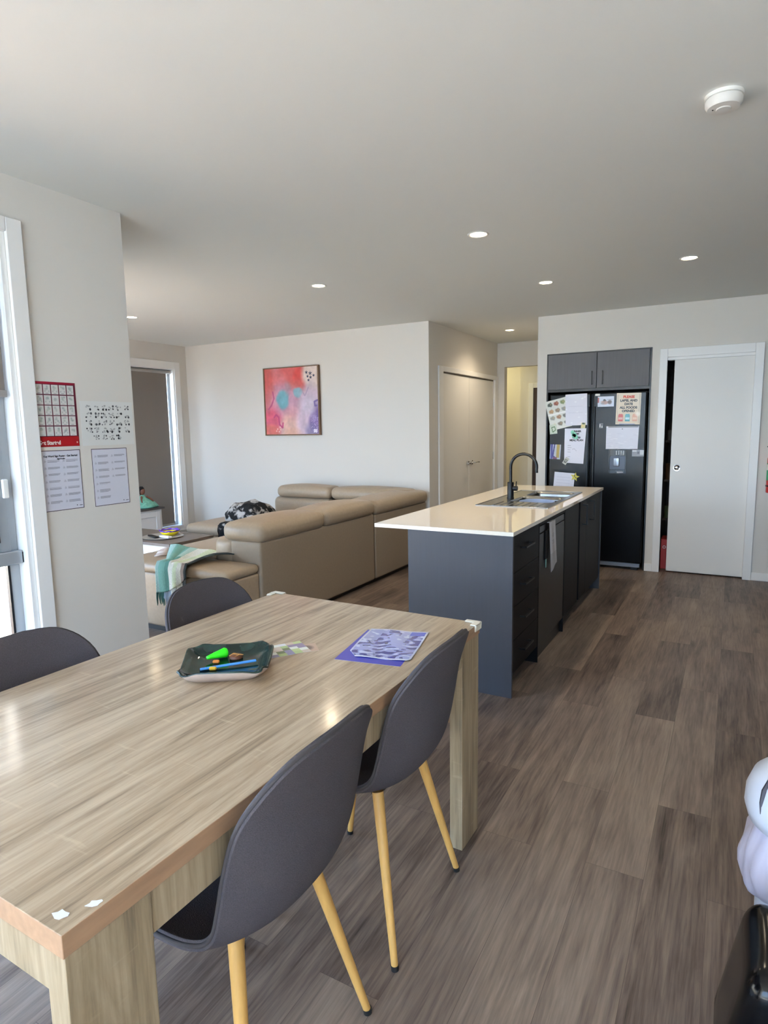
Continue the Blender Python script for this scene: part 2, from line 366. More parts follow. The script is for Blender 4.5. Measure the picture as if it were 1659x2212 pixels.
# near window in the poster wall
def window_near():
    o = struct('window_1', bx((PX, PX+.018, 1.672, 1.742, .0, 2.36), (PX, PX+.018, -.58, 1.672, 2.30, 2.36)), TRIM, bevel=.003)
    obj('window_reveal', bx((PX-.125, PX+.001, 1.645, 1.672, .10, 2.30), (PX-.125, PX+.001, -.5, 1.645, 2.28, 2.30), (PX-.125, PX+.001, -.5, 1.645, .08, .10)), TRIM, o, bevel=.002)
    X0 = PX-.115
    obj('window_frame', bx((X0, X0+.045, 1.60, 1.645, .10, 2.28), (X0, X0+.045, -.5, -.45, .10, 2.28), (X0, X0+.045, -.45, 1.60, .10, .15), (X0, X0+.045, -.45, 1.60, 2.235, 2.28), (X0, X0+.045, .55, .60, .15, 2.235)), ALU, o, bevel=.002)
    obj('transom', bx(X0-.005, PX-.03, -.45, 1.64, .865, .925), ALU, o, bevel=.004)
    obj('transom_end_cap', bx(PX-.062, PX-.032, 1.6405, 1.652, .868, .915), BLACKP, o)
    obj('sash', bx((X0+.046, X0+.07, 1.555, 1.60, .926, 2.235), (X0+.046, X0+.07, .60, .64, .926, 2.235), (X0+.046, X0+.07, .64, 1.555, .926, .97), (X0+.046, X0+.07, .64, 1.555, 2.19, 2.235)), ALU, o, bevel=.002)
    obj('seal', bx((X0+.03, X0+.05, 1.588, 1.598, .15, .865), (X0+.071, X0+.073, 1.55, 1.555, .97, 2.19)), BLACKP, o)
    obj('pane', bx((X0+.02, X0+.024, -.45, 1.60, .15, .865), (X0+.056, X0+.060, .64, 1.555, .97, 2.19), (X0+.02, X0+.024, -.45, .55, .925, 2.235)), GLASS, o)
    l = obj('latch', rbox(X0+.072, X0+.088, 1.580, 1.606, 1.165, 1.25, .006, n=2), WHITEP, o, smooth='all')
window_near()
b1 = root('roller_blind', 'half-lowered taupe roller blind in the near tall window at the left edge', 'blind', (PX-.02, 1.0, 1.6))
obj('fabric', bx(PX-.022, PX-.020, .66, 1.625, 1.63, 2.25), BLIND, b1)
obj('bottom_rail', bx(PX-.030, PX-.012, .655, 1.63, 1.605, 1.635), mat('grey_rail', '9c9893', .4), b1, bevel=.004)
obj('roller', tb([(PX-.03, .66, 2.252), (PX-.03, 1.63, 2.252)], .02, 16), ALU, b1, smooth=True)
# left living room window with blind down
w2 = struct('window_2', bx((XL, XL+.018, 5.895, 5.985, .14, 2.325), (XL, XL+.018, 3.92, 5.895, 2.235, 2.325), (XL, XL+.018, 3.92, 4.0, .14, 2.235), (XL, XL+.018, 4.0, 5.895, .14, .215)), TRIM, bevel=.003)
obj('window_reveal', bx((XL-.12, XL+.001, 5.88, 5.90, .21, 2.24), (XL-.12, XL+.001, 4.0, 5.88, 2.225, 2.24), (XL-.12, XL+.03, 4.0, 5.88, .195, .215)), TRIM, w2)
obj('window_frame', bx((XL-.11, XL-.07, 5.84, 5.88, .215, 2.225), (XL-.11, XL-.07, 4.0, 4.04, .215, 2.225), (XL-.11, XL-.07, 4.04, 5.84, 2.18, 2.225), (XL-.11, XL-.07, 4.04, 5.84, .215, .26)), ALU, w2)
obj('pane', bx(XL-.092, XL-.088, 4.04, 5.84, .26, 2.18), GLASS, w2)
b2 = root('roller_blind', 'fully lowered taupe roller blind in the far window of the living room', 'blind', (XL-.03, 5, .23))
obj('fabric', bx(XL-.040, XL-.037, 4.05, 5.80, .24, 2.19), BLIND, b2)
obj('bottom_rail', bx(XL-.046, XL-.030, 4.05, 5.80, .225, .25), mat('grey_rail', '9c9893', .4), b2, bevel=.003)
obj('roller', tb([(XL-.045, 4.04, 2.195), (XL-.045, 5.86, 2.195)], .022, 16), mat('grey_rail', '9c9893', .4), b2, smooth=True)
# sliding glass door of the living room and an unseen rear door added for light (both only bring daylight in)
w3 = struct('window_3', bx((-4.04, -4.0, 2.17, 2.24, 0, 2.2), (-6.25, -6.21, 2.17, 2.24, 0, 2.2), (-6.21, -4.04, 2.17, 2.24, 2.16, 2.2), (-6.21, -4.04, 2.17, 2.24, 0, .03), (-5.13, -5.07, 2.18, 2.22, .03, 2.16)), ALU)
obj('pane', bx(-6.21, -4.04, 2.20, 2.206, .03, 2.16), GLASS, w3)
w4 = struct('window_rear_added', bx((-2.75, -2.70, -3.08, -3.02, 0, 2.42), (1.25, 1.3, -3.08, -3.02, 0, 2.42), (-2.70, 1.25, -3.08, -3.02, 2.37, 2.42), (-2.70, 1.25, -3.08, -3.02, 0, .03), (-.73, -.67, -3.07, -3.03, .03, 2.37)), ALU)
obj('pane', bx(-2.70, 1.25, -3.052, -3.046, .03, 2.37), GLASS, w4)
# outdoors
PAVE = mat('pale_concrete', 'd0ccc0', .9, var=.08, bscale=3)
struct('trim_1', bx((-14, -6.52, -16, 14, -.3, -.16), (-6.52, 6, -16, -3.12, -.3, -.16)), PAVE)
struct('trim_4', bx(-6.52, -2.9, -3.12, 2.13, -.3, -.16), mat('darkened_ground', 'adaca6', .9, var=.1, bscale=4))  # unseen ground, greyed to cut the light bounced into the living room
struct('trim_2', bx((-12.1, -12, -14, 10, -.16, 1.7), (-12, 6, -12.1, -12, -.16, 1.7)), mat('added_cream_fence', 'd3cbbb', .8, var=.05, bscale=2))  # unseen fence added to reflect daylight

struct('trim_3', bx(-6.5, -4.0, .4, 2.15, 2.46, 2.62), mat('added_eave', 'b9b4aa', .8))  # unseen eave added to shade the ground outside the sliding door
# closet double doors in the corridor
XC = -2.836
d1 = struct('door_1', bx((XC, XC+.018, 6.345, 6.46, 0, 2.105), (XC, XC+.018, 8.18, 8.295, 0, 2.105), (XC, XC+.018, 6.46, 8.18, 2.05, 2.105)), TRIM, bevel=.003)
lf = obj('door_leaf', bx(XC-.045, XC-.010, 6.465, 7.292, .012, 2.035), DOORW, d1, bevel=.002)
rf = obj('door_leaf', bx(XC-.045, XC-.010, 7.298, 8.175, .012, 2.035), DOORW, d1, bevel=.002)
obj('door_gap', bx((XC-.05, XC-.012, 6.46, 8.18, 2.036, 2.050)), mat('dark_gap', '6a6258', .8), d1)
def lever(y, s, par):
    bm = bmesh.new(); tube(bm, [(XC-.01, y, 1.0), (XC+.012, y, 1.0)], .026, 20); tube(bm, [(XC+.01, y, 1.0), (XC+.05, y, 1.0), (XC+.055, y+s*.03, 1.0), (XC+.055, y+s*.12, 1.0)], .009, 10)
    obj('door_handle', bm, CHROME, par, smooth=True)
lever(7.355, 1, rf); lever(7.235, -1, lf)
for z in (1.75, 1.05, .25): obj('hinge', tb([(XC-.005, 8.178, z-.05), (XC-.005, 8.178, z+.05)], .007, 8), CHROME, rf)
# pantry sliding door
d2 = struct('door_2', bx((-.640, -.573, YK-.018, YK, 0, 2.135), (.135, .205, YK-.018, YK, 0, 2.135), (-.573, .135, YK-.018, YK, 2.055, 2.135)), TRIM, bevel=.003)
obj('door_jamb', bx((-.585, -.573, YK-.0, YK+.1, 0, 2.055), (.135, .147, YK, YK+.1, 0, 2.055), (-.573, .135, YK-.001, YK+.03, 2.03, 2.055), (-.573, .135, YK+.075, YK+.1, 2.03, 2.055)), TRIM, d2)
lf = obj('door_leaf', bx(-.515, .145, YK+.034, YK+.070, .012, 2.045), DOORW, d2, bevel=.002)
obj('flush_pull', lathe([(0, .004), (.014, .004), (.018, .001), (.022, .004), (.03, .004), (.032, 0)], (-.458, YK+.034, 1.02), 28, 'y'), CHROME, lf, smooth=True)
# far doorway in the back hall
d3 = struct('door_3', bx((-2.725, -2.655, 9.43, 9.45, 0, 2.07), (-1.9, -1.83, 9.43, 9.45, 0, 2.07), (-2.655, -1.9, 9.43, 9.45, 2.0, 2.07)), TRIM, bevel=.003)
obj('door_leaf', bx(-2.655, -1.9, 9.44, 9.449, 0.005, 2.0), mat('dark_brown_door', '3b2a26', .5), d3)

# ------------------------------------------------------------------ downlights and smoke detector
def downlight(x, y, label, spot=True):
    t = root('downlight', label, 'ceiling light', (x, y, CZ), group='recessed ceiling downlights')
    obj('trim_ring', lathe([(.046, .0), (.050, -.004), (.058, -.004), (.062, 0), (.046, .0)], (0, 0, 0), 36), WHITEP, t, local=True, smooth=True)
    obj('diffuser', lathe([(0, -.001), (.046, -.001)], (0, 0, 0), 36), mat('warm_led', 'fff2d8', .5, emit=EMIT, ecol='ffe6bf'), t, local=True)
    ld = bpy.data.lights.new('lamp', 'SPOT'); lo = bpy.data.objects.new('lamp', ld); COL.objects.link(lo); lo.parent = t; lo.location = (0, 0, -.012)
    ld.energy = SPOT; ld.spot_size = math.radians(146); ld.spot_blend = .75; ld.color = (1, .84, .62); ld.shadow_soft_size = .04
    return t
for x, y, lb in ((-1.342, 3.58, 'lit downlight nearest the camera, above the near end of the island bench'), (-2.856, 4.153, 'lit downlight in the ceiling above the back of the leather sofa'),
                 (-1.33, 5.024, 'lit downlight above the far end of the island bench'), (-.318, 4.834, 'lit downlight farthest right, above the kitchen aisle in front of the white sliding door'),
                 (-5.121, 4.271, 'lit downlight farthest left, beside the corner of the poster wall'), (-2.323, 7.231, 'lit downlight in the corridor in front of the closet doors'),
                 ):
    downlight(x, y, lb)
hl = root('added_hall_light', 'unseen light added to brighten the hall behind the corridor opening', 'ceiling light', (-3.5, 9.0, CZ))  # added lamp standing in for daylight on the far hall wall
obj('diffuser', lathe([(0, -.03), (.12, -.03), (.14, 0)], (0, 0, 0), 24), mat('added_hall_glow', 'fff2d8', .5, emit=45, ecol='fff2b8'), hl, local=True)
sm = root('smoke_detector', 'round white smoke detector on the ceiling at upper right', 'smoke detector', (-.085, 2.56, CZ))
obj('mounting_plate', lathe([(0, 0), (.060, 0), (.060, -.012), (.0, -.012)], (0, 0, 0), 40), WHITEP, sm, local=True, smooth=True)
obj('housing', lathe([(0, -.0125), (.055, -.0125), (.055, -.016), (.058, -.017), (.057, -.032), (.050, -.042), (.024, -.044), (.022, -.047), (0, -.048)], (0, 0, 0), 40), mat('detector_white', 'dcd9d2', .5), sm, local=True, smooth=True)
obj('indicator', lathe([(0, -.0452), (.0025, -.0452), (.0025, -.043)], (-.032, -.008, 0), 10), BLACKP, sm, local=True)

# ------------------------------------------------------------------ dining table
TZ = .77; ta = -math.radians(.96)
TM = Matrix.Translation((-.751, 1.224, 0)) @ Matrix.Rotation(ta, 4, 'Z')   # middle of the long right edge
TW, TL = .908, 1.545
tab = root('dining_table', 'rectangular light oak laminate dining table with chunky corner legs', 'table', (-.751, 1.224, 0), (0, 0, ta))
bm = bmesh.new(); box(bm, -TW, 0, -TL/2, TL/2, TZ-.037, TZ); bmesh.ops.recalc_face_normals(bm, faces=bm.faces)
for f in bm.faces: f.material_index = 0 if abs(f.normal.z) > .5 else 1
obj('tabletop', bm, [OAKT, OAKE], tab, bevel=.0012, local=True)
for sx in (0, 1):
    for sy in (0, 1):
        x0 = -.046-.003 if sx else -TW+.003; y0 = TL/2-.145-.003 if sy else -TL/2+.003
        obj('leg', bx(x0, x0+.046, y0, y0+.145, 0, TZ-.0372), OAKZ, tab, bevel=.0015, local=True)
        xi = x0-.0201 if sx else x0+.0461
        obj('leg_brace', bx(xi, xi+.020, y0+.03 if not sy else y0+.01, y0+.135 if not sy else y0+.115, 0.45, TZ-.0372), OAKE, tab, local=True)
for s in (0, 1):
    x0 = -.022-.006 if s else -TW+.006
    obj('apron', bx(x0, x0+.022, -TL/2+.149, TL/2-.149, TZ-.115, TZ-.0374), OAKZ, tab, local=True, bevel=.001)
    y0 = TL/2-.006-.022 if s else -TL/2+.006
    obj('apron', bx(-TW+.050, -.050, y0, y0+.022, TZ-.112, TZ-.0374), OAKZ, tab, local=True, bevel=.001)
# white L-shaped corner guards
def guard(cx, cy, sx, sy, label):
    g = root('corner_guard', label, 'corner guard', tuple(TM @ Vector((cx, cy, TZ))), (0, 0, ta), 'table corner guards')
    L, t, h, d = .050, .005, .020, .017
    bm = bmesh.new()
    # local axes point inward from the corner: -sx, -sy
    def bb(a0, a1, b0, b1, z0, z1):
        xs = sorted((-sx*a0, -sx*a1)); ys = sorted((-sy*b0, -sy*b1)); box(bm, xs[0], xs[1], ys[0], ys[1], z0, z1)
    bb(-t, L, -t, d, 0.0004, t); bb(-t, d, d, L, 0.0004, t); bb(-t, L, -t, 0, -h, 0.0004); bb(-t, 0, 0, L, -h, 0.0004)
    bmesh.ops.remove_doubles(bm, verts=bm.verts, dist=1e-6); bmesh.ops.recalc_face_normals(bm, faces=bm.faces)
    obj('bumper', bm, mat('cream_foam', 'ded8c8', .5), g, local=True, bevel=.0025, seg=3)
guard(0, TL/2, 1, 1, 'cream plastic corner guard on the table corner nearest the island bench')
guard(-TW, TL/2, -1, 1, 'cream plastic corner guard on the table corner nearest the sofa')
# glossy bits of tape left on the near corner
def tape(x, y, a, lw, ll, lab):
    M = Matrix.Translation((x, y, TZ)) @ Matrix.Rotation(a, 4, 'Z'); bm = bmesh.new()
    n = 10; top = []
    for i in range(n):
        t = 2*PI*i/n; k = 1+.25*math.sin(i*2.7)
        top.append(bm.verts.new(M @ Vector((lw*k*math.cos(t), ll*k*math.sin(t), .0008))))
    lo = [bm.verts.new(v.co-Vector((0, 0, .0007))) for v in top]; bm.faces.new(top)
    for i in range(n): bm.faces.new((top[i], top[(i+1) % n], lo[(i+1) % n], lo[i]))
    bmesh.ops.recalc_face_normals(bm, faces=bm.faces)
    setp(obj('tape_residue', bm, mat('glossy_tape', 'e8e8ec', .06, spec=.9), None), lab, 'tape', 'tape residue on the near table corner')
tape(-.80, .475, .3, .012, .008, 'shiny patch of clear tape residue on the table corner, left one')
tape(-.776, .512, .9, .011, .006, 'shiny patch of clear tape residue on the table corner, right one')

# ------------------------------------------------------------------ dining chairs (felt shell, tapered wood-look legs)
def chair_shell():
    prof = [(.235, .430), (.226, .441), (.205, .452), (.15, .458), (.05, .449), (-.03, .441), (-.10, .444), (-.160, .466), (-.203, .512), (-.226, .578), (-.240, .66), (-.250, .74), (-.266, .800), (-.276, .838), (-.282, .858), (-.2865, .868)]
    hw =   [.110, .160, .190, .212, .222, .226, .226, .226, .227, .228, .227, .219, .193, .155, .110, .035]
    lift = [.004, .008, .015, .022, .032, .042, .050, .056, .058, .058, .054, .046, .040, .036, .034, .033]
    P = [Vector((0, a, b)) for a, b in prof]; n = len(P)
    def cr(a, b, c, d, t): return .5*((2*b)+(-a+c)*t+(2*a-5*b+4*c-d)*t*t+(-a+3*b-3*c+d)*t**3)
    bm = bmesh.new(); rows = []; K = 12
    for i in range(n-1):
        for s in range(3 if i < n-2 else 4):
            t = s/3
            i0, i3 = max(i-1, 0), min(i+2, n-1)
            c = cr(P[i0], P[i], P[i+1], P[i3], t); d = (cr(P[i0], P[i], P[i+1], P[i3], t+.02)-cr(P[i0], P[i], P[i+1], P[i3], t-.02)).normalized()
            nn = Vector((0, d.z, -d.y))      # towards the sitter
            w_ = cr(hw[i0], hw[i], hw[i+1], hw[i3], t); l_ = cr(lift[i0], lift[i], lift[i+1], lift[i3], t)
            row = []
            for k in range(-K, K+1):
                u2 = math.sin(k/K*PI/2*.98)/math.sin(PI/2*.98)
                row.append(bm.verts.new(c + Vector((w_*u2, 0, 0)) + nn*l_*abs(w_*u2/.227)**2.4))
            rows.append(row)
    for a, b in zip(rows, rows[1:]):
        for k in range(2*K): bm.faces.new((a[k], a[k+1], b[k+1], b[k]))
    bmesh.ops.recalc_face_normals(bm, faces=bm.faces)
    rim = [r[0].co.copy() for r in rows]+[v.co.copy() for v in rows[-1][1:-1]]+[r[-1].co.copy() for r in rows[::-1]]+[v.co.copy() for v in rows[0][::-1][1:-1]]
    return bm, rim
def make_chair(label):
    t = root('dining_chair', label, 'chair', group='charcoal felt dining chairs around the table')
    bm, rim = chair_shell()
    s = obj('shell', bm, FABRIC, t, local=True, smooth='all')
    so_ = s.modifiers.new('thick', 'SOLIDIFY'); so_.thickness = .019; so_.offset = 0; so_.use_even_offset = False
    sb = s.modifiers.new('soft', 'SUBSURF'); sb.levels = 1; sb.render_levels = 2
    rim.append(rim[0])
    obj('piping', tb(rim, .0045, 6), mat('piping_felt', '3d393b', .9), t, local=True, smooth='all')
    obj('under_frame', bx((-.11, .11, .085, .11, .415, .43), (-.11, .11, -.105, -.08, .415, .43), (-.012, .012, -.105, .11, .42, .43)), BLACKP, t, local=True)
    for sx in (-1, 1):
        for sy in (-1, 1):
            a = Vector((sx*.128, sy*.112, .442)); b = Vector((sx*.215, sy*.205, .010))
            lg = obj('leg', tb([a, b], [.0165, .0095], 16), LEGW, t, local=True, smooth=True)
            obj('foot_cap', tb([b+Vector((0, 0, .004)), b-Vector((-sx*.001, -sy*.001, .0095))], [.0112, .0105], 14), RUBBER, lg, local=True, smooth=True)
    return t
ch = make_chair('charcoal felt chair nearest the camera, tucked under the right side of the table')
ch.location = (-.932, .962, 0); ch.rotation_euler = (0, 0, PI/2+.0)
for (x, y, a, lb) in ((-.930, 1.535, PI/2, 'charcoal felt chair at the right side of the table, beside the blue picture'),
                      (-1.50, 1.71, -PI/2+.0, 'charcoal felt chair on the far side of the table, in front of the leather sofa'),
                      (-1.51, 1.00, -PI/2-.0, 'charcoal felt chair across the table, cut by the left edge of the photo')):
    c = copy_tree(ch); c.location = (x, y, 0); c.rotation_euler = (0, 0, a); c['label'] = lb

# ------------------------------------------------------------------ things on the table
def on_table(x, y, dz=0.0): return Vector((x, y, TZ+dz))
# green ceramic tray: wavy square dish
CER = mat('dark_green_glaze', '142b27', .07, spec=.5, var=.75, bscale=22, bump=.12)
tr = root('ceramic_tray', 'square dark green glazed ceramic tray with wavy rim on the dining table', 'tray', (-1.233, 1.279, TZ+.0006), (0, 0, math.radians(36)))
def tray_prof():
    bm = bmesh.new(); rings = []; n = 64
    for (s, z, wv) in ((0, .010, 0), (.05, .010, 0), (.095, .012, .0), (.118, .022, .2), (.132, .034, 1), (.137, .0355, 1), (.139, .031, 1), (.122, .012, .3), (.105, .0, 0), (0, 0, 0)):
        if s == 0: rings.append([bm.verts.new((0, 0, z))]); continue
        ring = []
        for k in range(n):
            t = 2*PI*k/n; ct, st = math.cos(t), math.sin(t); e = .36; s_ = s*.90
            X = s_*abs(ct)**e*(1 if ct >= 0 else -1); Y = s_*abs(st)**e*(1 if st >= 0 else -1)
            wob = 1+.025*wv*math.sin(5*t+1)+.018*wv*math.sin(11*t)
            ring.append(bm.verts.new((X*wob*1.0, Y*wob*.97, z+.0035*wv*math.sin(7*t+.5))))
        rings.append(ring)
    for a, b in zip(rings, rings[1:]):
        for k in range(n):
            u = []
            for q in (a[k % len(a)], a[(k+1) % n % len(a)], b[(k+1) % n % len(b)], b[k % len(b)]):
                if q not in u: u.append(q)
            if len(u) > 2: bm.faces.new(u)
    bmesh.ops.recalc_face_normals(bm, faces=bm.faces)
    return bm
bm = tray_prof()
for f in bm.faces:
    if f.normal.z < -.05 and f.calc_center_median().z < .028: f.material_index = 1
d_ = obj('dish', bm, [CER, mat('bare_clay', 'b9a596', .8, var=.1, bscale=30)], tr, local=True, smooth='all')
TI = TZ+.0115
gm = lathe([(0, -.034), (.004, -.033), (.0065, -.020), (.0095, -.004), (.0125, .012), (.0145, .026), (.013, .031), (0, .033)], (0, 0, .0135), 18, 'y')
for v in gm.verts: v.co += noise.noise_vector(v.co*70)*.0018
obj_g = obj('cone_toy', gm, mat('neon_green_plastic', '2fe01e', .3), None, smooth='all', local=True, loc=(-1.291, 1.298, TI), rot=(0, 0, math.radians(-17+180)))
setp(obj_g, 'small neon green cone shaped toy lying in the ceramic tray', 'toy')
arr = blank(24, 24, '6b3a22')
for i in range(0, 24, 5): stroke(arr, [(i/24, 0), (i/24+.25, 1)], .035, 'e0b070')
ck = root('cookie', 'small brown striped biscuit lying in the ceramic tray', 'biscuit', (-1.246, 1.330, TI))
obj('biscuit', lathe([(0, 0), (.017, 0), (.020, .004), (.018, .010), (.010, .013), (0, .0135)], n=24), mat('choc_biscuit', '5e3420', .5, var=.2, bscale=90), ck, local=True, smooth=True)
bm = bmesh.new()
for k in (-.010, -.003, .004, .011): tube(bm, [(k-.004, -.014, .0095), (k, 0, .0138), (k+.004, .014, .0095)], .0014, 6)
obj('icing_stripes', bm, mat('caramel_icing', 'd8a15c', .4), ck, local=True, smooth=True)
kn = root('plastic_knife', 'blue flat plastic ruler-like stick lying across the ceramic tray', 'stick', (-1.220, 1.270, TI+.006), (0, math.radians(-2), .826))
obj('stick', rbox(-.078, .078, -.0065, .0065, -.002, .002, .0019, n=3), mat('sky_blue_plastic', '3f8fe0', .35), kn, local=True, smooth='all')
obj('markings', bx(*[(-.06+.012*k, -.0585+.012*k, -.004, .001, .0021, .0023) for k in range(4)]), mat('navy_print', '1c3a74', .5), kn, local=True)
for (x, y, lb) in ((-1.243, 1.232, 'yellow modelling dough crumb beside the blue stick'), (-1.272, 1.275, 'orange dough crumb beside the green cone toy')):
    setp(obj('dough_crumb', rbox(-.010, .010, -.006, .006, 0, .009, .004, n=2), mat('yellow_dough' if 'yellow' in lb else 'orange_dough', 'e8b62c' if 'yellow' in lb else 'c97a30', .6), None, smooth='all', local=True, loc=(x, y, TI), rot=(0, 0, .5)), lb, 'crumb')
# checked card
arr = blank(64, 64, 'cfd3b4'); pal = ['8a86a8', 'b8c98a', 'e3e6dc', '8f7f9c', 'a9bd7d', 'dfe0e4', '6d7a52', 'c8b8a8']
random.seed(3)
for i in range(5):
    for j in range(5): fill(arr, j/5, (j+1)/5, i/5, (i+1)/5, random.choice(pal))
M = orient((.35, .95, 0), (-.75, .45, 0), on_table(-1.125, 1.392, .0004))
o = sheet('checked_card', arr, .125, .105, orient(Vector((.55, .83, 0)), Vector((-.83, .55, 0)), on_table(-1.170, 1.400, .0006)), parent=None)
setp(o, 'square card printed with green, white and purple checks, beside the ceramic tray', 'card')
arr = blank(30, 30, 'b89a86'); blob(arr, .5, .5, .3, .3, '6d5a50'); blob(arr, .3, .6, .1, .2, 'e3dcd2')
o = sheet('coaster', arr, .07, .07, orient((.7, .7, 0), (-.7, .7, 0), on_table(-1.132, 1.470, .0001)), parent=None, th=.0004)
setp(o, 'small brown patterned card peeking out from under the checked card', 'card')
# blue picture in clear sleeve
R_, C_ = 130, 130
arr = blank(R_, C_, '31359a')
yy, xx = np.mgrid[0:R_, 0:C_]
for i in range(R_):
    for j in range(C_):
        X, Y = j/C_, i/R_
        v = noise.noise(Vector((j*.06+.5*noise.noise(Vector((j*.05, i*.05, 7))), i*.12, 3))); m_ = noise.noise(Vector((j*.02, i*.02, 12)))
        c = rgb('9fa3cf')*(1+.10*m_)
        if v < -.07 and (Y > .42 or abs(X-.42) < .16 or X > .72) and m_ < .25: c = rgb('34368a')
        elif v > .30: c = rgb('c3c8e6')
        if X > .72 and Y < .16: c = rgb('5560b8')
        arr[i, j] = np.clip(c, 0, 1)
blob(arr, .46, .50, .025, .03, '23233c', 1, .3)
def bluecut(x, y): return False
Mb = orient(Vector((.985, .17, 0)), Vector((-.17, .985, 0)), on_table(-1.000, 1.478, .0004))
bl = root('painted_picture', 'blue and white finger painting in a clear plastic sleeve at the end of the table', 'picture', tuple(on_table(-1.0, 1.478, .0002)))
sheet('blue_sheet', blank(8, 8, '2b2f9e'), .205, .285, Mb, parent=bl, th=.0003)
Ms = orient(Vector((.975, .22, 0)), Vector((-.22, .975, 0)), on_table(-.985, 1.515, .0012))
brd = arr.copy()
for (a, b, c, d) in ((0, 1, 0, .03), (0, 1, .97, 1), (0, .03, 0, 1), (.97, 1, 0, 1)): fill(brd, a, b, c, d, 'c9c9dd')
sheet('sleeve', brd, .20, .262, Ms, m=colmat('glossy_sleeve', .12, .6, coat=.6, bump=.15, bscale=25), parent=bl, th=.0008,
      warp=lambda x, y: (x, y, .0025*math.sin(5*x+3*y)**2), cut=lambda x, y: (x+y*.9 < .16) or ((1-x)+y < .05))

# ------------------------------------------------------------------ island bench
IX0, IX1, IY0, IY1 = -1.79, -.965, 3.10, 5.665
it = root('countertop', 'long cream stone benchtop with polished white edge on the island', 'countertop', ((IX0+IX1)/2, (IY0+IY1)/2, .875))
SX0, SX1, SY0, SY1 = -1.545, -1.045, 4.09, 5.17      # sink cut-out
bm = bx((IX0, SX0+.02, IY0, IY1, .879, .9), (SX1-.02, IX1, IY0, IY1, .879, .9), (SX0+.02, SX1-.02, IY0, SY0+.02, .879, .9), (SX0+.02, SX1-.02, SY1-.02, IY1, .879, .9))
bmesh.ops.remove_doubles(bm, verts=bm.verts, dist=1e-5)
obj('stone_slab', bm, STONE, it)
XF = -.985
def dpull(bm, p, q, out=.030, w=.010):
    p, q = Vector(p), Vector(q); o = Vector((out, 0, 0))
    d = (q-p).normalized()
    for a, b in ((p-d*w/2, p+o+d*w/2), (q-d*w/2, q+o+d*w/2)):
        lo = Vector([min(a[i], b[i]) for i in range(3)]); hi = Vector([max(a[i], b[i]) for i in range(3)])
        for i in (1, 2):
            if abs(d[i]) < .5: lo[i] -= w/2; hi[i] += w/2
        box(bm, lo.x, hi.x, lo.y, hi.y, lo.z, hi.z)
    a, b = p+o, q+o; lo = Vector([min(a[i], b[i])-w/2 for i in range(3)]); hi = Vector([max(a[i], b[i])+w/2 for i in range(3)])
    box(bm, lo.x, hi.x, lo.y, hi.y, lo.z, hi.z)
BH = mat('matt_black_metal', '0c0c0e', .4)
dc = root('drawer_cabinet', 'near end of the charcoal island: slate end panel and four dark drawers', 'cabinet', (-1.27, 3.38, 0))
obj('end_panel', bx(-1.575, -.967, 3.101, 3.119, 0, .8785), CHAR, dc, bevel=.001)
obj('carcass', bx(-1.55, XF-.020, 3.12, 3.668, .10, .8785), CHARD, dc)
obj('toe_kick', bx(-1.55, XF-.075, 3.12, 3.668, 0, .0998), BLACKP, dc)
zz = [.105, .292, .478, .665, .868]
for k in range(4):
    dr = obj('drawer', bx(XF-.0198, XF, 3.122, 3.664, zz[k]+.002, zz[k+1]-.002), CHARD, dc, bevel=.001)
    bm = bmesh.new(); zc = zz[k+1]-.080; dpull(bm, (XF, 3.30, zc), (XF, 3.46, zc)); obj('drawer_handle', bm, BH, dr, bevel=.001)
ip = root('island_panel', 'charcoal back panel of the island facing the sofa', 'panel', (-1.565, 4.4, 0))
obj('panel', bx(-1.575, -1.557, 3.1195, 5.64, 0, .8785), CHAR, ip, bevel=.001)
dw = root('dishwasher', 'black built-in dishwasher between the island drawers and cupboards', 'dishwasher', (-1.27, 4.0, 0))
obj('body', bx(-1.55, XF-.021, 3.69, 4.318, .0, .86), BLACKP, dw)
obj('door', bx(XF-.020, XF-.002, 3.688, 4.322, .10, .795), mat('black_steel', '18181b', .35, metal=.2), dw, bevel=.002)
obj('control_panel', bx(XF-.020, XF-.004, 3.688, 4.322, .800, .842), mat('black_steel2', '1d1d20', .3, metal=.2), dw, bevel=.002)
obj('filler', bx((XF-.020, XF, 3.676, 4.332, .850, .8785), (XF-.5, XF, 3.672, 3.684, 0, .8785), (XF-.5, XF, 4.325, 4.337, 0, .8785)), CHARD, dw)
obj('kick_plate', bx(XF-.06, XF-.05, 3.688, 4.322, 0, .098), BLACKP, dw)
scab = root('sink_cabinet', 'dark cupboards under the island sink at the far end', 'cabinet', (-1.27, 5.0, 0))
obj('carcass', bx((-1.55, XF-.022, 4.342, 4.36, .10, .8785), (-1.55, XF-.022, 5.622, 5.640, .10, .8785), (-1.55, XF-.022, 4.36, 5.622, .10, .12), (-1.55, -1.54, 4.36, 5.622, .12, .8785)), CHARD, scab)
obj('toe_kick', bx(-1.55, XF-.075, 4.342, 5.640, 0, .0998), BLACKP, scab)
obj('split_front', bx(XF-.020, XF, 4.342, 4.775, .105, .868), CHARD, scab, bevel=.001)  # left door front, split to leave a dark open channel
for (y0, y1, yh) in ((4.825, 5.058, 4.905), (5.062, 5.638, 5.19)):
    dr = obj('door', bx(XF-.020, XF, y0, y1, .105, .868), CHARD, scab, bevel=.001)
    bm = bmesh.new(); dpull(bm, (XF, yh, .835), (XF, yh, .685), out=.036, w=.012); obj('door_handle', bm, BH, dr, bevel=.001)
obj('end_panel', bx(-1.575, -.975, 5.6405, 5.658, 0, .8785), CHAR, scab, bevel=.001)
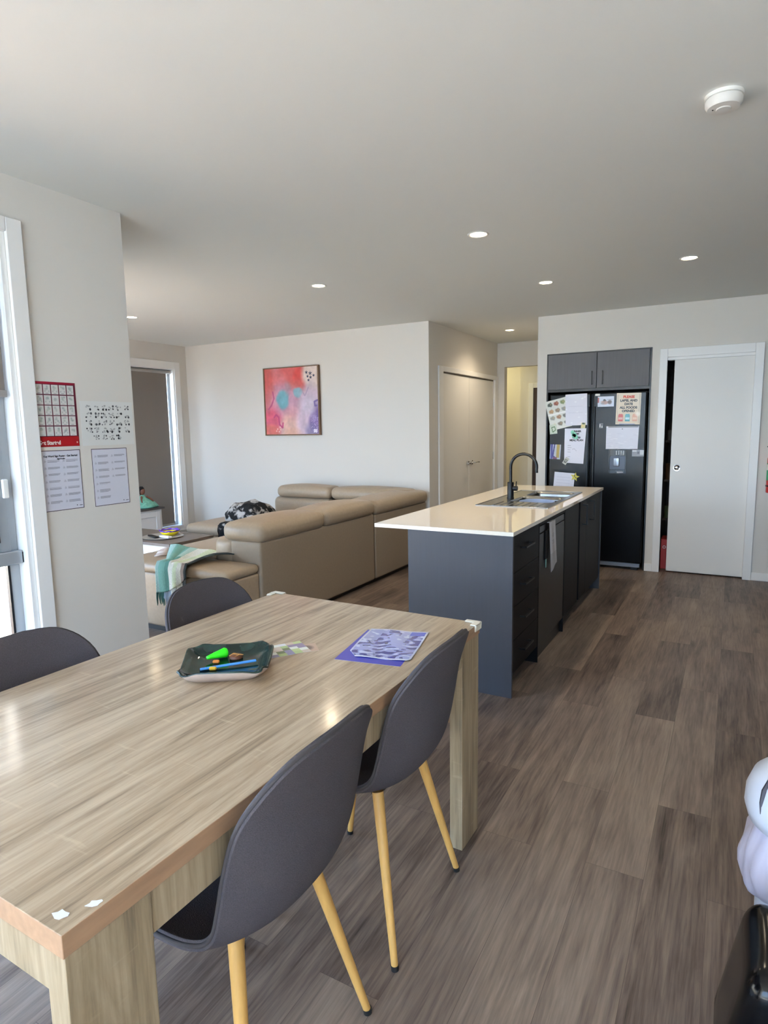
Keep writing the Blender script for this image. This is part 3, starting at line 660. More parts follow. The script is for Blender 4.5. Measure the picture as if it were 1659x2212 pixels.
# sink
sk = root('sink', 'stainless steel double bowl sink with drainer set into the island benchtop', 'sink', (-1.29, 4.63, .9))
def sinkmesh():
    bm = bmesh.new()
    bowls = [(-1.40, -1.08, 4.78, 5.11, .17), (-1.40, -1.08, 4.37, 4.71, .15)]
    xs = sorted({SX0, SX1, *[b[0] for b in bowls], *[b[1] for b in bowls]}); ys = sorted({SY0, SY1, *[b[2] for b in bowls], *[b[3] for b in bowls]})
    z = .9035
    def inb(x, y): return any(b[0] < x < b[1] and b[2] < y < b[3] for b in bowls)
    for a, b in zip(xs, xs[1:]):
        for c, d in zip(ys, ys[1:]):
            if not inb((a+b)/2, (c+d)/2): bm.faces.new([bm.verts.new(p) for p in ((a, c, z), (b, c, z), (b, d, z), (a, d, z))])
    bmesh.ops.remove_doubles(bm, verts=bm.verts, dist=1e-5)
    ed = [e for e in bm.edges if len(e.link_faces) == 1 and any(abs(v.co.x-s) < 1e-5 and abs(e.other_vert(v).co.x-s) < 1e-5 for v in e.verts for s in (SX0, SX1)) or (len(e.link_faces) == 1 and any(abs(v.co.y-s) < 1e-5 and abs(e.other_vert(v).co.y-s) < 1e-5 for v in e.verts for s in (SY0, SY1)))]
    r = bmesh.ops.extrude_edge_only(bm, edges=ed)
    for v in [g for g in r['geom'] if isinstance(g, bmesh.types.BMVert)]: v.co.z = .9002
    bmesh.ops.recalc_face_normals(bm, faces=bm.faces)
    return bm, bowls
bm, bowls = sinkmesh()
obj('sink_deck', bm, STEEL, sk)
for (a, b, c, d, dep) in bowls:
    bm = bmesh.new(); rings = []
    for (k, z) in ((0, .9036), (.004, .900), (.008, .88), (.014, .9-dep+.02), (.035, .9-dep)):
        rr = .05; pts = []
        for (cx, cy, a0) in ((b-rr, d-rr, 0), (a+rr, d-rr, 90), (a+rr, c+rr, 180), (b-rr, c+rr, 270)):
            for s in range(6):
                t = math.radians(a0+18*s); pts.append(bm.verts.new((cx+(rr-k)*math.cos(t) if rr > k else cx, cy+(rr-k)*math.sin(t), z)))
        rings.append(pts)
    for p, q in zip(rings, rings[1:]):
        for k in range(24): bm.faces.new((p[k], q[k], q[(k+1) % 24], p[(k+1) % 24]))
    bm.faces.new(rings[-1][::-1])
    # fill the square corners of the cut-out round the bowl mouth
    for (cx, cy, s0) in ((b, d, 0), (a, d, 6), (a, c, 12), (b, c, 18)):
        cv = bm.verts.new((cx, cy, .9036))
        for s in range(5): bm.faces.new((cv, rings[0][s0+s+1], rings[0][s0+s]))
    o = obj('bowl', bm, STEEL, sk, smooth=True)
    obj('drain', lathe([(0, .002), (.018, .002), (.032, .004), (.036, 0)], ((a+b)/2, (c+d)/2, .9-dep+.0005), 24), CHROME, o, smooth=True)
bm = bmesh.new()
for k in range(7): x = -1.43+.05*k; tube(bm, [(x, 4.12, .9036), (x, 4.345, .9036)], .004, 8)
obj('drainer_ribs', bm, STEEL, sk, smooth=True)
# bevelled edge strip of light on the sink edge is the real lipped rim
obj('rim', bx((SX0-.004, SX0+.006, SY0, SY1, .9003, .906), (SX1-.006, SX1+.004, SY0, SY1, .9003, .906), (SX0+.0061, SX1-.0061, SY0-.004, SY0+.006, .9003, .906), (SX0+.0061, SX1-.0061, SY1-.006, SY1+.004, .9003, .906)), STEEL, sk, bevel=.002)
setp(obj('dish_basin', lathe([(.0, 0), (.085, 0), (.118, .115), (.130, .136), (.126, .139), (.112, .115), (.082, .006), (0, .005)], (-1.238, 4.535, .9-.15+.006), 32), mat('pale_blue_plastic', '8fa2c4', .4), None, smooth=True), 'pale blue plastic bowl sitting in the near basin of the sink', 'bowl')
# tap
tp = root('kitchen_tap', 'matt black gooseneck mixer tap behind the sink', 'tap', (-1.449, 4.57, .9037))
obj('base', lathe([(0, 0), (.027, 0), (.027, .005), (.0245, .006), (.0245, .118), (.0225, .122), (0, .122)], n=28), BH, tp, local=True, smooth=True)
pts = [(0, 0, .11), (0, 0, .22)]; rr = .098
for k in range(0, 19): t = PI-PI*1.06*k/18; pts.append((.0+rr+rr*math.cos(t), 0, .235+rr*math.sin(t)))
dx = pts[-1][0]; pts.append((dx+.001, 0, pts[-1][2]-.022))
sp_ = obj('spout', tb(pts, .0115, 16), BH, tp, local=True, smooth=True); 
obj('lever', tb([(0.02, .0, .075), (.052, 0, .075)], .019, 18), BH, tp, local=True, smooth=True)
obj('lever_pin', tb([(0.042, .0, .09), (.046, -.004, .128)], .004, 8), BH, tp, local=True, smooth=True)
# note hanging on the dishwasher
nr = root('hanging_note', 'white laminated instruction sheet hanging from the dishwasher door', 'paper', (-.975, 3.9, .57))
arr = blank(60, 30, 'c9c7cc')
for k in range(9): fill(arr, .35+.05*(k % 2), .72, .26+.03*k, .27+.03*k, '8a8890')
fill(arr, 0, 1, .72, 1, 'b4b3b8')
sheet('sheet', arr, .15, .28, orient((0, 1, 0), (.0, 0, 1), (XF+.012, 3.86, .566)), parent=nr,
      warp=lambda x, y: (x+.10*(1-y)**2, y-(.14*(1-x) if y < .3 else 0)*(1-y/.3), .012*(1-y)+.003*math.sin(6*x)))
obj('tape_strip', bx(XF-.003, XF+.0125, 3.862, 4.005, .842, .8475), mat('clear_tape', 'b9bcc0', .2), nr)
gt = root('microfibre_cloth', 'dark cloth with a pale teal tag behind the note on the dishwasher', 'cloth', (-.98, 3.84, .56))
obj('cloth', rbox(XF-.0015, XF+.006, 3.80, 3.86, .62, .80, .003, side=.0), mat('dark_cloth', '0d0d10', .9, bump=.3), gt, smooth='all')
obj('tag', bx(XF, XF+.003, 3.825, 3.845, .565, .62), mat('teal_tag', '7fa8a6', .5), gt)

# ------------------------------------------------------------------ refrigerator and its surround
FY = 6.50
FB = mat('black_fridge_enamel', '0b0c0e', .22, spec=.28)
fr = root('refrigerator', 'black side by side refrigerator with water dispenser in the kitchen recess', 'refrigerator', (-1.19, 6.85, 0))
obj('cabinet_body', bx(-1.65, -.745, FY+.062, 7.2, .03, 1.745), FB, fr, bevel=.004)
ld_ = obj('freezer_door', bx(-1.655, -1.252, FY, FY+.058, .075, 1.750), FB, fr, bevel=.012, seg=4)
rd_ = obj('fridge_door', bx(-1.232, -.735, FY, FY+.058, .075, 1.750), FB, fr, bevel=.012, seg=4)
for x, p in ((-1.270, ld_), (-1.212, rd_)):
    obj('door_handle', rbox(x-.008, x+.008, FY-.022, FY-.002, .55, 1.62, .007, n=3), mat('handle_black', '22242a', .3, metal=.4), p, smooth='all')
ds = obj('dispenser', bx((-1.068, -1.056, FY-.006, FY+.001, .962, 1.196), (-.914, -.902, FY-.006, FY+.001, .962, 1.196), (-1.056, -.914, FY-.006, FY+.001, 1.132, 1.196), (-1.056, -.914, FY-.006, FY+.001, .962, 1.0)), mat('gloss_black', '060608', .12), rd_, bevel=.002)
obj('dispenser_niche', bx(-1.055, -.915, FY-.002, FY+.0005, 1.0, 1.132), mat('niche_grey', '3c3e44', .25, metal=.6), ds)
obj('dispenser_lever', rbox(-1.02, -.965, FY-.016, FY-.003, 1.03, 1.115, .008, n=2), mat('clear_grey', '84868a', .15, metal=.5), ds, smooth='all')
obj('dispenser_buttons', bx(*[(-1.0+.022*k, -.99+.022*k, FY-.0075, FY-.006, 1.145, 1.185) for k in range(4)]), mat('silver_print', 'a8aab0', .3), ds)
obj('drip_tray', rbox(-.985, -.925, FY-.012, FY-.0065, .968, .980, .003, n=2), mat('silver_print', 'a8aab0', .3), ds, smooth='all')
obj('base_grille', bx(-1.64, -.75, FY+.02, FY+.06, .03, .068), mat('grille_silver', '8d9096', .35, metal=.7), fr)
obj('foot', bx(-1.62, -1.56, FY+.03, FY+.08, 0, .0298), BLACKP, fr); obj('foot', bx(-.83, -.77, FY+.03, FY+.08, 0, .0298), BLACKP, fr)
obj('badge', bx(-1.211, -1.167, FY-.0015, FY+.0005, 1.722, 1.742), WHITEP, rd_)
oc = root('overhead_cabinet', 'charcoal two door cabinet above the refrigerator', 'cabinet', (-1.2, 6.7, 1.79))
obj('carcass', bx(-1.7055, -.7095, YK+.002, 7.2, 1.775, 2.1595), BLACKP, oc)
for (a, b, h) in ((-1.688, -1.212, -1.252), (-1.206, -.728, -1.152)):
    dr = obj('door', bx(a, b, YK-.020, YK+.001, 1.802, 2.145), mat('cabinet_door_grey', '57575b', .5, bump=.1, bscale=60, stretch=(1, 1, .05), var=.06), oc, bevel=.0015)
    obj('door_handle', bx((h-.004, h+.004, YK-.045, YK-.037, 1.832, 1.968), (h-.004, h+.004, YK-.038, YK-.0202, 1.836, 1.846), (h-.004, h+.004, YK-.038, YK-.0202, 1.954, 1.964)), BH, dr, bevel=.001)
rs = root('recess_lining', 'dark side panels lining the refrigerator recess', 'panel', (-1.2, 6.6, 0))
obj('side_panel', bx((-1.7055, -1.69, YK+.001, 7.2, 0, 1.7745)), BLACKP, rs); obj('side_panel', bx((-.724, -.7095, YK+.001, 7.2, 0, 1.7745)), BLACKP, rs)

def fridge_M(x, z, ang=0, dy=0.0):
    a = math.radians(ang); return orient((math.cos(a), 0, math.sin(a)), (-math.sin(a), 0, math.cos(a)), (x, FY-.0016-dy, z))
def fnote(name, arr, W, H, x, z, ang, label, cat='paper', dy=0.0, group='papers and magnets on the refrigerator', **k):
    M = fridge_M(x, z, ang, dy); o = sheet(name, arr, W, H, M, **k); setp(o, label, cat, group); return o, M
INK = mat('black_ink', '22242a', .6); GREYI = mat('grey_ink', '4a5158', .6); REDI = mat('red_ink', 'cf4534', .6)
# food photo sheet
arr = blank(90, 66, 'dcdcd2')
random.seed(11)
for i, yv in enumerate((.14, .37, .60, .83)):
    for j, xv in enumerate((.2, .5, .8)):
        c = [['3c463c', '7a3424', '6a7a48'], ['b08a62', '7d6a58', '8a8a84'], ['8b8b83', '94664a', '5a5a56'], ['d6d6c8', '7b6f5e', '6b6b66']][i][j]
        blob(arr, xv, yv, .11, .065, c, .95, .25, .1); blob(arr, xv+.03, yv-.01, .04, .025, 'd8b27c', .5, .4)
fill(arr, 0, 1, .46, .50, 'f4f2f0', .9)
fnote('food_chart', arr, .215, .30, -1.638, 1.385, 13, 'tilted laminated sheet of small food photos on the freezer door')
arr = blank(60, 42, 'dedce6'); random.seed(5)
for k in range(12): blob(arr, random.random(), random.random(), .05, .015, 'f4f4f8', .8, .4)
for k in range(10): fill(arr, .15, .8, .35+.04*k, .355+.04*k, 'c6c4d0', .6)
fnote('plastic_sleeve', arr, .212, .31, -1.493, 1.435, 1.5, 'shiny plastic sleeve with a blank sheet at the top of the freezer door', dy=.0012)
arr = blank(30, 20, 'c8d0bc'); stroke(arr, [(.3, .3), (.7, .25), (.8, .6), (.4, .8), (.3, .3)], .05, '5c7a50')
fnote('drawing', arr, .075, .095, -1.648, 1.350, 6, 'small pale green drawing under the food photo sheet', dy=.0024)
# meal plan
arr = blank(80, 56, 'e2e0ea')
for k in range(7): fill(arr, .16, .30+.03*(k % 3), .42+.065*k, .43+.065*k, '9c9aa6')
stroke(arr, [(.4, .6), (.5, .58), (.6, .64)], .008, 'b0aebc')
o, M = fnote('meal_plan', arr, .212, .345, -1.500, 1.062, 0, 'white meal plan sheet with black heading on the freezer door', warp=lambda x, y: (x-.10*(1-y)*x, y-.03*(1-y)*x, .003*math.sin(3*y)**2), dy=0)
for s, sz, yy in (('DINNER', .024, .315), ('SUMMER', .015, .29), ('WINTER', .022, .252), ('MEAL PLAN', .026, .226)):
    lettering(s, sz, INK, M @ Matrix.Translation((.118, yy, .0042)), o, bold=.0012)
arr = blank(30, 30, 'bfe6d4'); 
bm = bmesh.new()
bmv = lathe([(0, .006), (.020, .006), (.024, .003), (.024, 0)], n=20); me = bpy.data.meshes.new('t'); bmv.to_mesh(me); bmv.free()
for (x, z, s) in ((0, 0, 1), (-.016, .024, .8), (.018, -.026, .9), (.0, -.01, 1.0)):
    b_ = bmesh.new(); b_.from_mesh(me); bmesh.ops.scale(b_, verts=b_.verts, vec=(s, s, 1)); bmesh.ops.rotate(b_, verts=b_.verts, matrix=Matrix.Rotation(PI/2, 3, 'X'))
    bmesh.ops.translate(b_, verts=b_.verts, vec=(-1.405+x, FY-.006, 1.345+z)); m2 = bpy.data.meshes.new('t'); b_.to_mesh(m2); b_.free(); bm.from_mesh(m2)
setp(obj('magnet', bm, mat('mint_plastic', '8fdcbf', .4), None, smooth=True), 'mint green rounded magnet over the meal plan heading', 'magnet', 'papers and magnets on the refrigerator')
arr = blank(40, 40, 'dcdce8')
for k in range(5): fill(arr, .12, .8, .15+.1*k, .165+.1*k, 'cfcfdc')
fnote('blank_note', arr, .205, .30, -1.615, .668, -4, 'plain white sheet low on the freezer door, pinned by the yellow star')
bm = bmesh.new(); ov = []
for lay, z in ((0, FY-.010), (1, FY-.004)):
    ov.append([bm.verts.new((-1.388+(.047 if k % 2 == 0 else .021)*math.sin(PI*k/5+.2), z, .918+(.047 if k % 2 == 0 else .021)*math.cos(PI*k/5+.2))) for k in range(10)])
bm.faces.new(ov[0]); bm.faces.new(ov[1][::-1])
for k in range(10): bm.faces.new((ov[0][k], ov[1][k], ov[1][(k+1) % 10], ov[0][(k+1) % 10]))
bmesh.ops.recalc_face_normals(bm, faces=bm.faces)
st = setp(obj('star_magnet', bm, mat('yellow_foam', 'd8cc5e', .6), None), 'yellow star magnet on the freezer door', 'magnet', 'papers and magnets on the refrigerator')
obj('picture', bx((-1.395, -1.384, FY-.0112, FY-.0102, .918, .942), (-1.384, -1.372, FY-.0112, FY-.0102, .905, .918)), mat('olive_ink', '6d6a30', .6), st)
arr = blank(50, 36, 'b8bcc8')
fill(arr, 0, .25, .0, 1, '8f93b8'); stroke(arr, [(.14, .02), (.2, .95)], .09, '3f3a86'); stroke(arr, [(.4, 0), (.3, .8), (.5, .9)], .06, '35307a'); fill(arr, .62, .9, .0, .9, 'a58e3c'); fill(arr, .3, .7, .86, 1, '7a4a6a')
fnote('photo_magnet', arr, .108, .150, -1.650, 1.100, -3, 'purple and gold picture magnet at the left of the freezer door', 'magnet')
arr = blank(30, 22, 'b9b8ae'); fill(arr, .2, .8, .25, .8, '5c5c56'); fill(arr, .35, .6, .35, .6, 'a6a69c')
fnote('photo_strip', arr, .042, .075, -1.520, 1.060, -33, 'small tilted grey photo at the corner of the meal plan', 'magnet', dy=.005)
arr = blank(24, 20, 'd6cf9a'); fill(arr, .2, .8, 0, .3, '4d5a3c'); blob(arr, .4, .6, .25, .2, 'e5d089')
fnote('photo_magnet', arr, .042, .055, -1.342, 1.410, -6, 'small yellow magnet below the plastic sleeve', 'magnet', dy=.004)
# right door
arr = blank(48, 72, 'cfd4e2'); fill(arr, .0, .08, .1, .6, 'b05a56'); blob(arr, .42, .4, .09, .12, '3a302e', 1, .2, .1); blob(arr, .45, .6, .26, .17, 'a8857a', .9, .3, .1); blob(arr, .74, .56, .12, .2, '5c4c44', .9, .3); blob(arr, .3, .68, .12, .08, '8f8f96', .8, .3)
fill(arr, .55, .9, .28, .31, '8a8aa0')
fnote('photo_card', arr, .153, .100, -1.186, 1.614, 0, 'landscape photo card of a person at the top of the fridge door', 'photo')
arr = blank(84, 60, 'd9c7a9')
fill(arr, .05, .065, .03, .97, 'a89a84'); fill(arr, .935, .95, .03, .97, 'a89a84')
for cx, c, c2 in ((.20, 'c2473c', 'd8a89c'), (.48, '3f8d98', 'bfe0e6'), (.78, 'd9a183', 'e8c3a2')):
    fill(arr, cx-.10, cx+.10, .70, .90, c); fill(arr, cx-.08, cx+.08, .775, .845, c2); fill(arr, cx-.08, cx+.08, .67, .70, c)
blob(arr, .9, .67, .10, .07, 'f3e9d8', .7, .4); fill(arr, .15, .8, .975, 1, '8b93b4')
o, M = fnote('label_sign', arr, .222, .300, -1.014, 1.441, -1, 'beige laminated sign asking to label and date foods on the fridge door', 'sign')
for s, sz, yy, m_ in (('PLEASE', .033, .262, REDI), ('LABEL AND', .030, .227, GREYI), ('DATE', .030, .194, GREYI), ('ALL FOODS', .030, .160, GREYI), ('OPENED', .030, .127, GREYI)):
    lettering(s, sz, m_, M @ Matrix.Translation((.112, yy, .0008)), o, bold=.0016)
arr = blank(48, 66, 'd8d7e2'); random.seed(8)
for k in range(30): blob(arr, random.random(), .3+.7*random.random(), .04+.04*random.random(), .012, random.choice(['f2f2f6', 'c3c3d0']), .5, .4)
fill(arr, .06, .98, .0, .055, '84868c'); fill(arr, .48, .52, .10, .14, '70727a')
fnote('plastic_sleeve', arr, .300, .222, -1.097, 1.201, 0, 'wide white sheet in a plastic sleeve above the water dispenser', warp=lambda x, y: (x*(1-.02*(1-y)), y, .002*math.sin(4*x)**2))
arr = blank(20, 36, '8c8c92'); fill(arr, .02, .38, .04, .3, 'c9c9cd'); fill(arr, .68, .98, .04, .75, 'c9c9cd'); fill(arr, .45, .6, .3, .6, '5a5a64')
fnote('sticker', arr, .108, .064, -.852, 1.130, 0, 'small silver sticker beside the water dispenser', 'sticker')
arr = blank(20, 20, '55585c'); fill(arr, .1, .3, .2, .8, 'd8d8d8'); fill(arr, .6, .9, .5, .9, 'a8a8a8')
fnote('sticker', arr, .035, .05, -1.165, 1.405, 0, 'tiny dark sticker at the left of the fridge door', 'sticker')

# pantry contents seen through the gap
ps = root('pantry_shelf', 'dark pantry shelving seen through the gap beside the sliding door', 'shelf', (-.3, 7.1, 0))
obj('shelf_unit', bx(*[(-.6, .9, 7.0, 7.35, z, z+.02) for z in (.45, .85, 1.25, 1.65)], (-.6, .9, 7.35, 7.37, 0, 2.0)), mat('pantry_board', '4a4038', .7), ps)
rc = root('red_carton', 'red carton on the pantry floor showing in the door gap', 'box', (-.50, 6.85, 0))
obj('carton', bx(-.585, -.35, 6.72, 6.95, 0, .30), mat('red_card', 'b3281f', .45), rc, bevel=.004)
obj('mark', lathe([(.010, 0), (.016, 0), (.016, .001), (.010, .001), (.010, 0)], (-.548, 6.7195, .22), 20, 'y'), mat('white_print', 'd8d0cc', .5), rc)
for (z, x, y, r, h, c, lb) in ((.4702, -.555, 7.06, .035, .12, '55603c', 'dull green tin on the lowest pantry shelf'), (.8702, -.555, 7.06, .04, .16, '6a4a2c', 'brown jar on the second pantry shelf'), (1.2702, -.56, 7.06, .03, .10, '7a746a', 'grey tin on the third pantry shelf')):
    setp(obj('tin', lathe([(0, 0), (r, 0), (r, h), (r*.9, h+.004), (0, h+.004)], (x, y, z), 20), mat('tin_'+c, c, .5), None, smooth=True), lb, 'tin')

# unseen dark cupboards added along the right wall to shade the aisle
kc = root('added_cupboards', 'unseen tall charcoal cupboards added along the right wall to darken the aisle', 'cabinet', (1.25, 4.2, 0))
obj('cupboard_carcass', bx((.97, 1.549, 2.3, 6.2, 0, 2.2)), CHARD, kc, bevel=.003)
for k in range(6): obj('cupboard_door', bx(.95, .969, 2.31+.65*k, 2.94+.65*k, .1, 2.19), CHARD, kc, bevel=.002)

# fire extinguisher at the right edge
fe = root('fire_extinguisher', 'red wall mounted fire extinguisher cut off by the right edge of the photo', 'fire extinguisher', (.328, 6.478, .82))
obj('cylinder', lathe([(0, 0), (.050, 0), (.054, .006), (.054, .30), (.045, .335), (.022, .352), (.018, .37), (0, .37)], n=32), mat('extinguisher_red', 'd02a26', .3, coat=.3), fe, local=True, smooth=True)
obj('label', lathe([(.0545, .11), (.0545, .26), (.0542, .26), (.0542, .11), (.0545, .11)], n=32), mat('green_label', '3c9c6e', .5), fe, local=True, smooth=True)
obj('white_band', lathe([(.0549, .20), (.0549, .25), (.0546, .25), (.0546, .20), (.0549, .20)], n=32), WHITEP, fe, local=True, smooth=True)
obj('strap', lathe([(.055, .055), (.058, .055), (.058, .067), (.055, .067), (.055, .055)], n=32), BLACKP, fe, local=True, smooth=True)
obj('valve', bx((-.02, .02, -.018, .018, .37, .40), (-.062, .03, -.008, .008, .40, .41), (-.055, .03, -.008, .008, .425, .435)), BLACKP, fe, local=True, bevel=.003)
obj('bracket', bx((-.02, .02, .054, .0715, .05, .33)), BLACKP, fe, local=True)

# ------------------------------------------------------------------ posters on the left wall
def PM(y, z): return orient((0, 1, 0), (0, 0, 1), (PX+.0008, y, z))
PG = 'paper posters on the left wall'
def rowblocks(a, x0, x1, y0, n, c='8f8e9c', lh=.0085):
    for k in range(n):
        e = x1-(random.random()*.25*(x1-x0) if k == n-1 else random.random()*.08*(x1-x0))
        fill(a, x0, e, y0+k*lh, y0+k*lh+lh*.55, c)
random.seed(21)
arr = blank(296, 210, '5a1a2c'); fill(arr, 0, 1, .845, 1, '97191f')
fill(arr, 0, 1, 0, .035, '8a1530')
for i in range(5):
    for j in range(5):
        x0 = .02+.19*j; y0 = .045+.160*i; fill(arr, x0, x0+.168, y0, y0+.145, 'd2d2cd')
        cx, cy = x0+.084, y0+.05
        for k in range(5): blob(arr, cx+random.uniform(-.03, .03), cy+random.uniform(-.025, .03), .022, .014, random.choice(['a9b2ac', 'aab5aa', '9aa3a4', 'b5b8b4']), .8, .5)
        if random.random() < .6:
            for s in (-1, 1): blob(arr, cx+s*.045, cy+.05, .014, .012, 'a4a8a6', .8, .4)
        fill(arr, cx-.035, cx+.035, y0+.128, y0+.134, '7c7c80')
p = sheet('poster', arr, .203, .297, PM(1.7435, 1.384)); setp(p, 'red bordered poster with a five by five grid of hand sign sketches, Get Started', 'poster', PG)
lettering('Get Started', .026, mat('cream_ink', 'e6ddd6', .6), PM(1.7435+.046, 1.384+.018) @ Matrix.Translation((0.006, 0, .0008)), p, bold=.0009, xs=.88)
lettering('*', .02, mat('cream_ink', 'e6ddd6', .6), PM(1.7435+.192, 1.384+.014) @ Matrix.Translation((0, 0, .0008)), p)
arr = blank(210, 296, 'dcdcd8'); random.seed(4)
for i in range(5):
    cols = 6 if i < 4 else 4
    for j in range(cols):
        cx = .14+.145*j + (.12 if i == 4 else 0); cy = .14+.17*i
        for k in range(6):
            blob(arr, cx+random.uniform(-.035, .045), cy+random.uniform(-.05, .05), .014, .014, '9a9a98', .8, .4)
        for k in range(random.choice((2, 3, 3, 4))):
            s = random.choice((.009, .012, .017)); blob(arr, cx+random.choice((-.045, -.01, .04, .05)), cy+random.choice((-.035, .03, .045, .05)), s, s*1.5, random.choice(['2a2a2c', '4a4a4c', '1c1c1e']), 1, .2)
p = sheet('poster', arr, .300, .216, PM(1.965, 1.383)); setp(p, 'white landscape poster with rows of small black hand sign drawings', 'poster', PG)
def textposter(y, z, W, H, left, label):
    arr = blank(282, 200, 'd3d3de')
    for (a, b, c, d) in ((0, 1, 0, .009), (0, 1, .991, 1), (0, .014, 0, 1), (.986, 1, 0, 1)): fill(arr, a, b, c, d, '3e2c36' if left else '44363f')
    y_ = .155 if left else .11
    n = 7
    for i in range(n):
        rows = random.choice((4, 5, 5, 6))
        for c, x0, x1 in ((0, .16, .46), (1, .62, .93)):
            if not left and c == 1 and i > 3: continue
            rowblocks(arr, x0, x1, y_, rows if c == 0 or left else max(2, rows-1)); blob(arr, x0-.06, y_+.02, .025, .018, 'b4b4c0', .9, .4, .2)
        y_ += .113 if left else .12
    blob(arr, .82, .94, .012, .009, '3c3c44'); 
    fill(arr, .88, .96, .94, .95, '5a5a64')
    p = sheet('poster', arr, W, H, PM(y, z)); setp(p, label, 'poster', PG); return p
p = textposter(1.7435, 1.084, .202, .283, True, 'text poster with dark border headed Key Word Sign Poster, under the red poster')
lettering('Key Word Sign Poster - Get Started', .0125, INK, PM(1.7435+.101, 1.084+.256) @ Matrix.Translation((0, 0, .0008)), p, bold=.0003, xs=.92)
lettering('Sign Profile', .009, INK, PM(1.7435+.101, 1.084+.243) @ Matrix.Translation((0, 0, .0008)), p, bold=.0002)
textposter(2.006, 1.080, .207, .286, False, 'text poster with thin dark border and no heading, under the landscape poster')

# ------------------------------------------------------------------ painting on the living room wall
N = 200; arr = blank(N, N, 'd3b4be')
def B(*a, **k): blob(arr, *a, **k)
B(.75, .75, .5, .5, 'ccb9c8', .9, .5); B(.2, .2, .45, .45, 'c9788a', .8, .5); B(.05, .25, .13, .42, 'bf5049', .9, .35, .06); B(.5, .12, .32, .16, 'c2514f', .9, .3, .08)
B(.68, .15, .13, .17, 'c63f3c', .95, .2, .05); B(.62, .3, .13, .13, 'c25a55', .8, .4, .1); B(.28, .14, .12, .10, 'cc6f74', .8, .4, .1)
B(.93, .12, .22, .20, 'd9c6bb', 1, .2, .05); B(.3, .55, .3, .25, 'cf8d9f', .7, .5); B(.14, .80, .18, .22, 'cc4b66', .85, .3, .08); B(.1, .95, .18, .10, 'd06a60', .9, .3, .05)
B(.45, .88, .17, .18, 'dcae9e', .9, .35, .06); B(.55, .98, .2, .08, 'dba995', .9, .3); B(.5, .65, .15, .12, 'd2908c', .6, .5, .1); B(.75, .85, .15, .2, 'd0b8c8', .9, .4)
B(.42, .46, .24, .20, 'b592ac', .6, .5, .1); B(.34, .47, .115, .145, '6aa3b0', 1, .18, .06); B(.63, .375, .085, .075, '7fa6b2', 1, .2, .06); B(.44, .30, .05, .09, '99808a', .7, .5, .1)
B(1.0, .82, .17, .20, '7a649a', 1, .15, .05); B(.97, .65, .06, .14, '6d5a92', .8, .3); B(.86, .96, .1, .12, '6e6a94', .7, .4); B(.9, .7, .05, .1, 'a99ac4', .6, .4)
B(.85, .38, .16, .14, 'b9a5b5', .6, .4, .1); B(.8, .55, .15, .12, 'c6bccb', .7, .5)
random.seed(2)
for k in range(60): B(.86+.13*random.random(), .72+.25*random.random(), .006, .006, 'b8a6cc', .8, .3)
stroke(arr, [(.15, .35), (.17, .45), (.12, .55), (.05, .62)], .014, 'a84a72', .6)
stroke(arr, [(.16, .74), (.2, .70), (.25, .74), (.26, .85), (.32, .90), (.33, .82)], .014, 'b23f6c', .7)
stroke(arr, [(.99, .50), (.93, .52), (.94, .58), (.98, .58)], .014, '6d5c94', .8)
stroke(arr, [(.73, .38), (.76, .43), (.8, .36), (.83, .30)], .010, 'a390a6', .6)
for (sx_, sy_, r) in ((.80, .085, .022), (.87, .10, .028), (.93, .135, .018), (.82, .145, .016), (.875, .16, .022), (.835, .2, .017)):
    for k in range(5):
        t = -PI/2+2*PI*k/5; stroke(arr, [(sx_, sy_), (sx_+r*math.cos(t), sy_+r*math.sin(t))], .006, '2c3044')
for (x, y) in ((.22, .92), (.25, .96), (.28, .93), (.2, .95), (.27, .89)): B(x, y, .012, .012, 'e6b8b4')
for i in range(N):
    for j in range(N):
        arr[i, j] = np.clip(arr[i, j]*(1+.10*noise.noise(Vector((j*.045, i*.045, 1)))+.06*noise.noise(Vector((j*.12, i*.12, 5))))*.90+np.array([.80, .74, .78])*.10, 0, 1)
pn = root('framed_painting', 'square abstract painting in pink, coral, blue and violet on the living room wall', 'painting', (-4.627, YB, 1.372))
sheet('canvas', arr, .780, .780, orient((1, 0, 0), (0, 0, 1), (-5.017, YB-.030, 1.387)), m=colmat('canvas_paint', .7, .3, bump=.1, bscale=150), parent=pn)
obj('frame', bx((-5.034, -5.017, YB-.038, YB-.001, 1.373, 2.179), (-4.237, -4.220, YB-.038, YB-.001, 1.373, 2.179), (-5.017, -4.237, YB-.038, YB-.001, 1.373, 1.387), (-5.017, -4.237, YB-.038, YB-.001, 2.167, 2.179), (-5.017, -4.237, YB-.025, YB-.001, 1.387, 2.167)), mat('walnut_frame', '6b4f38', .5), pn, bevel=.001)
lettering('\u2248', .09, mat('signature_white', 'e6dcea', .6), orient((1, 0, 0), (0, 0, 1), (-4.285, YB-.0315, 1.425)), pn, bold=.004)

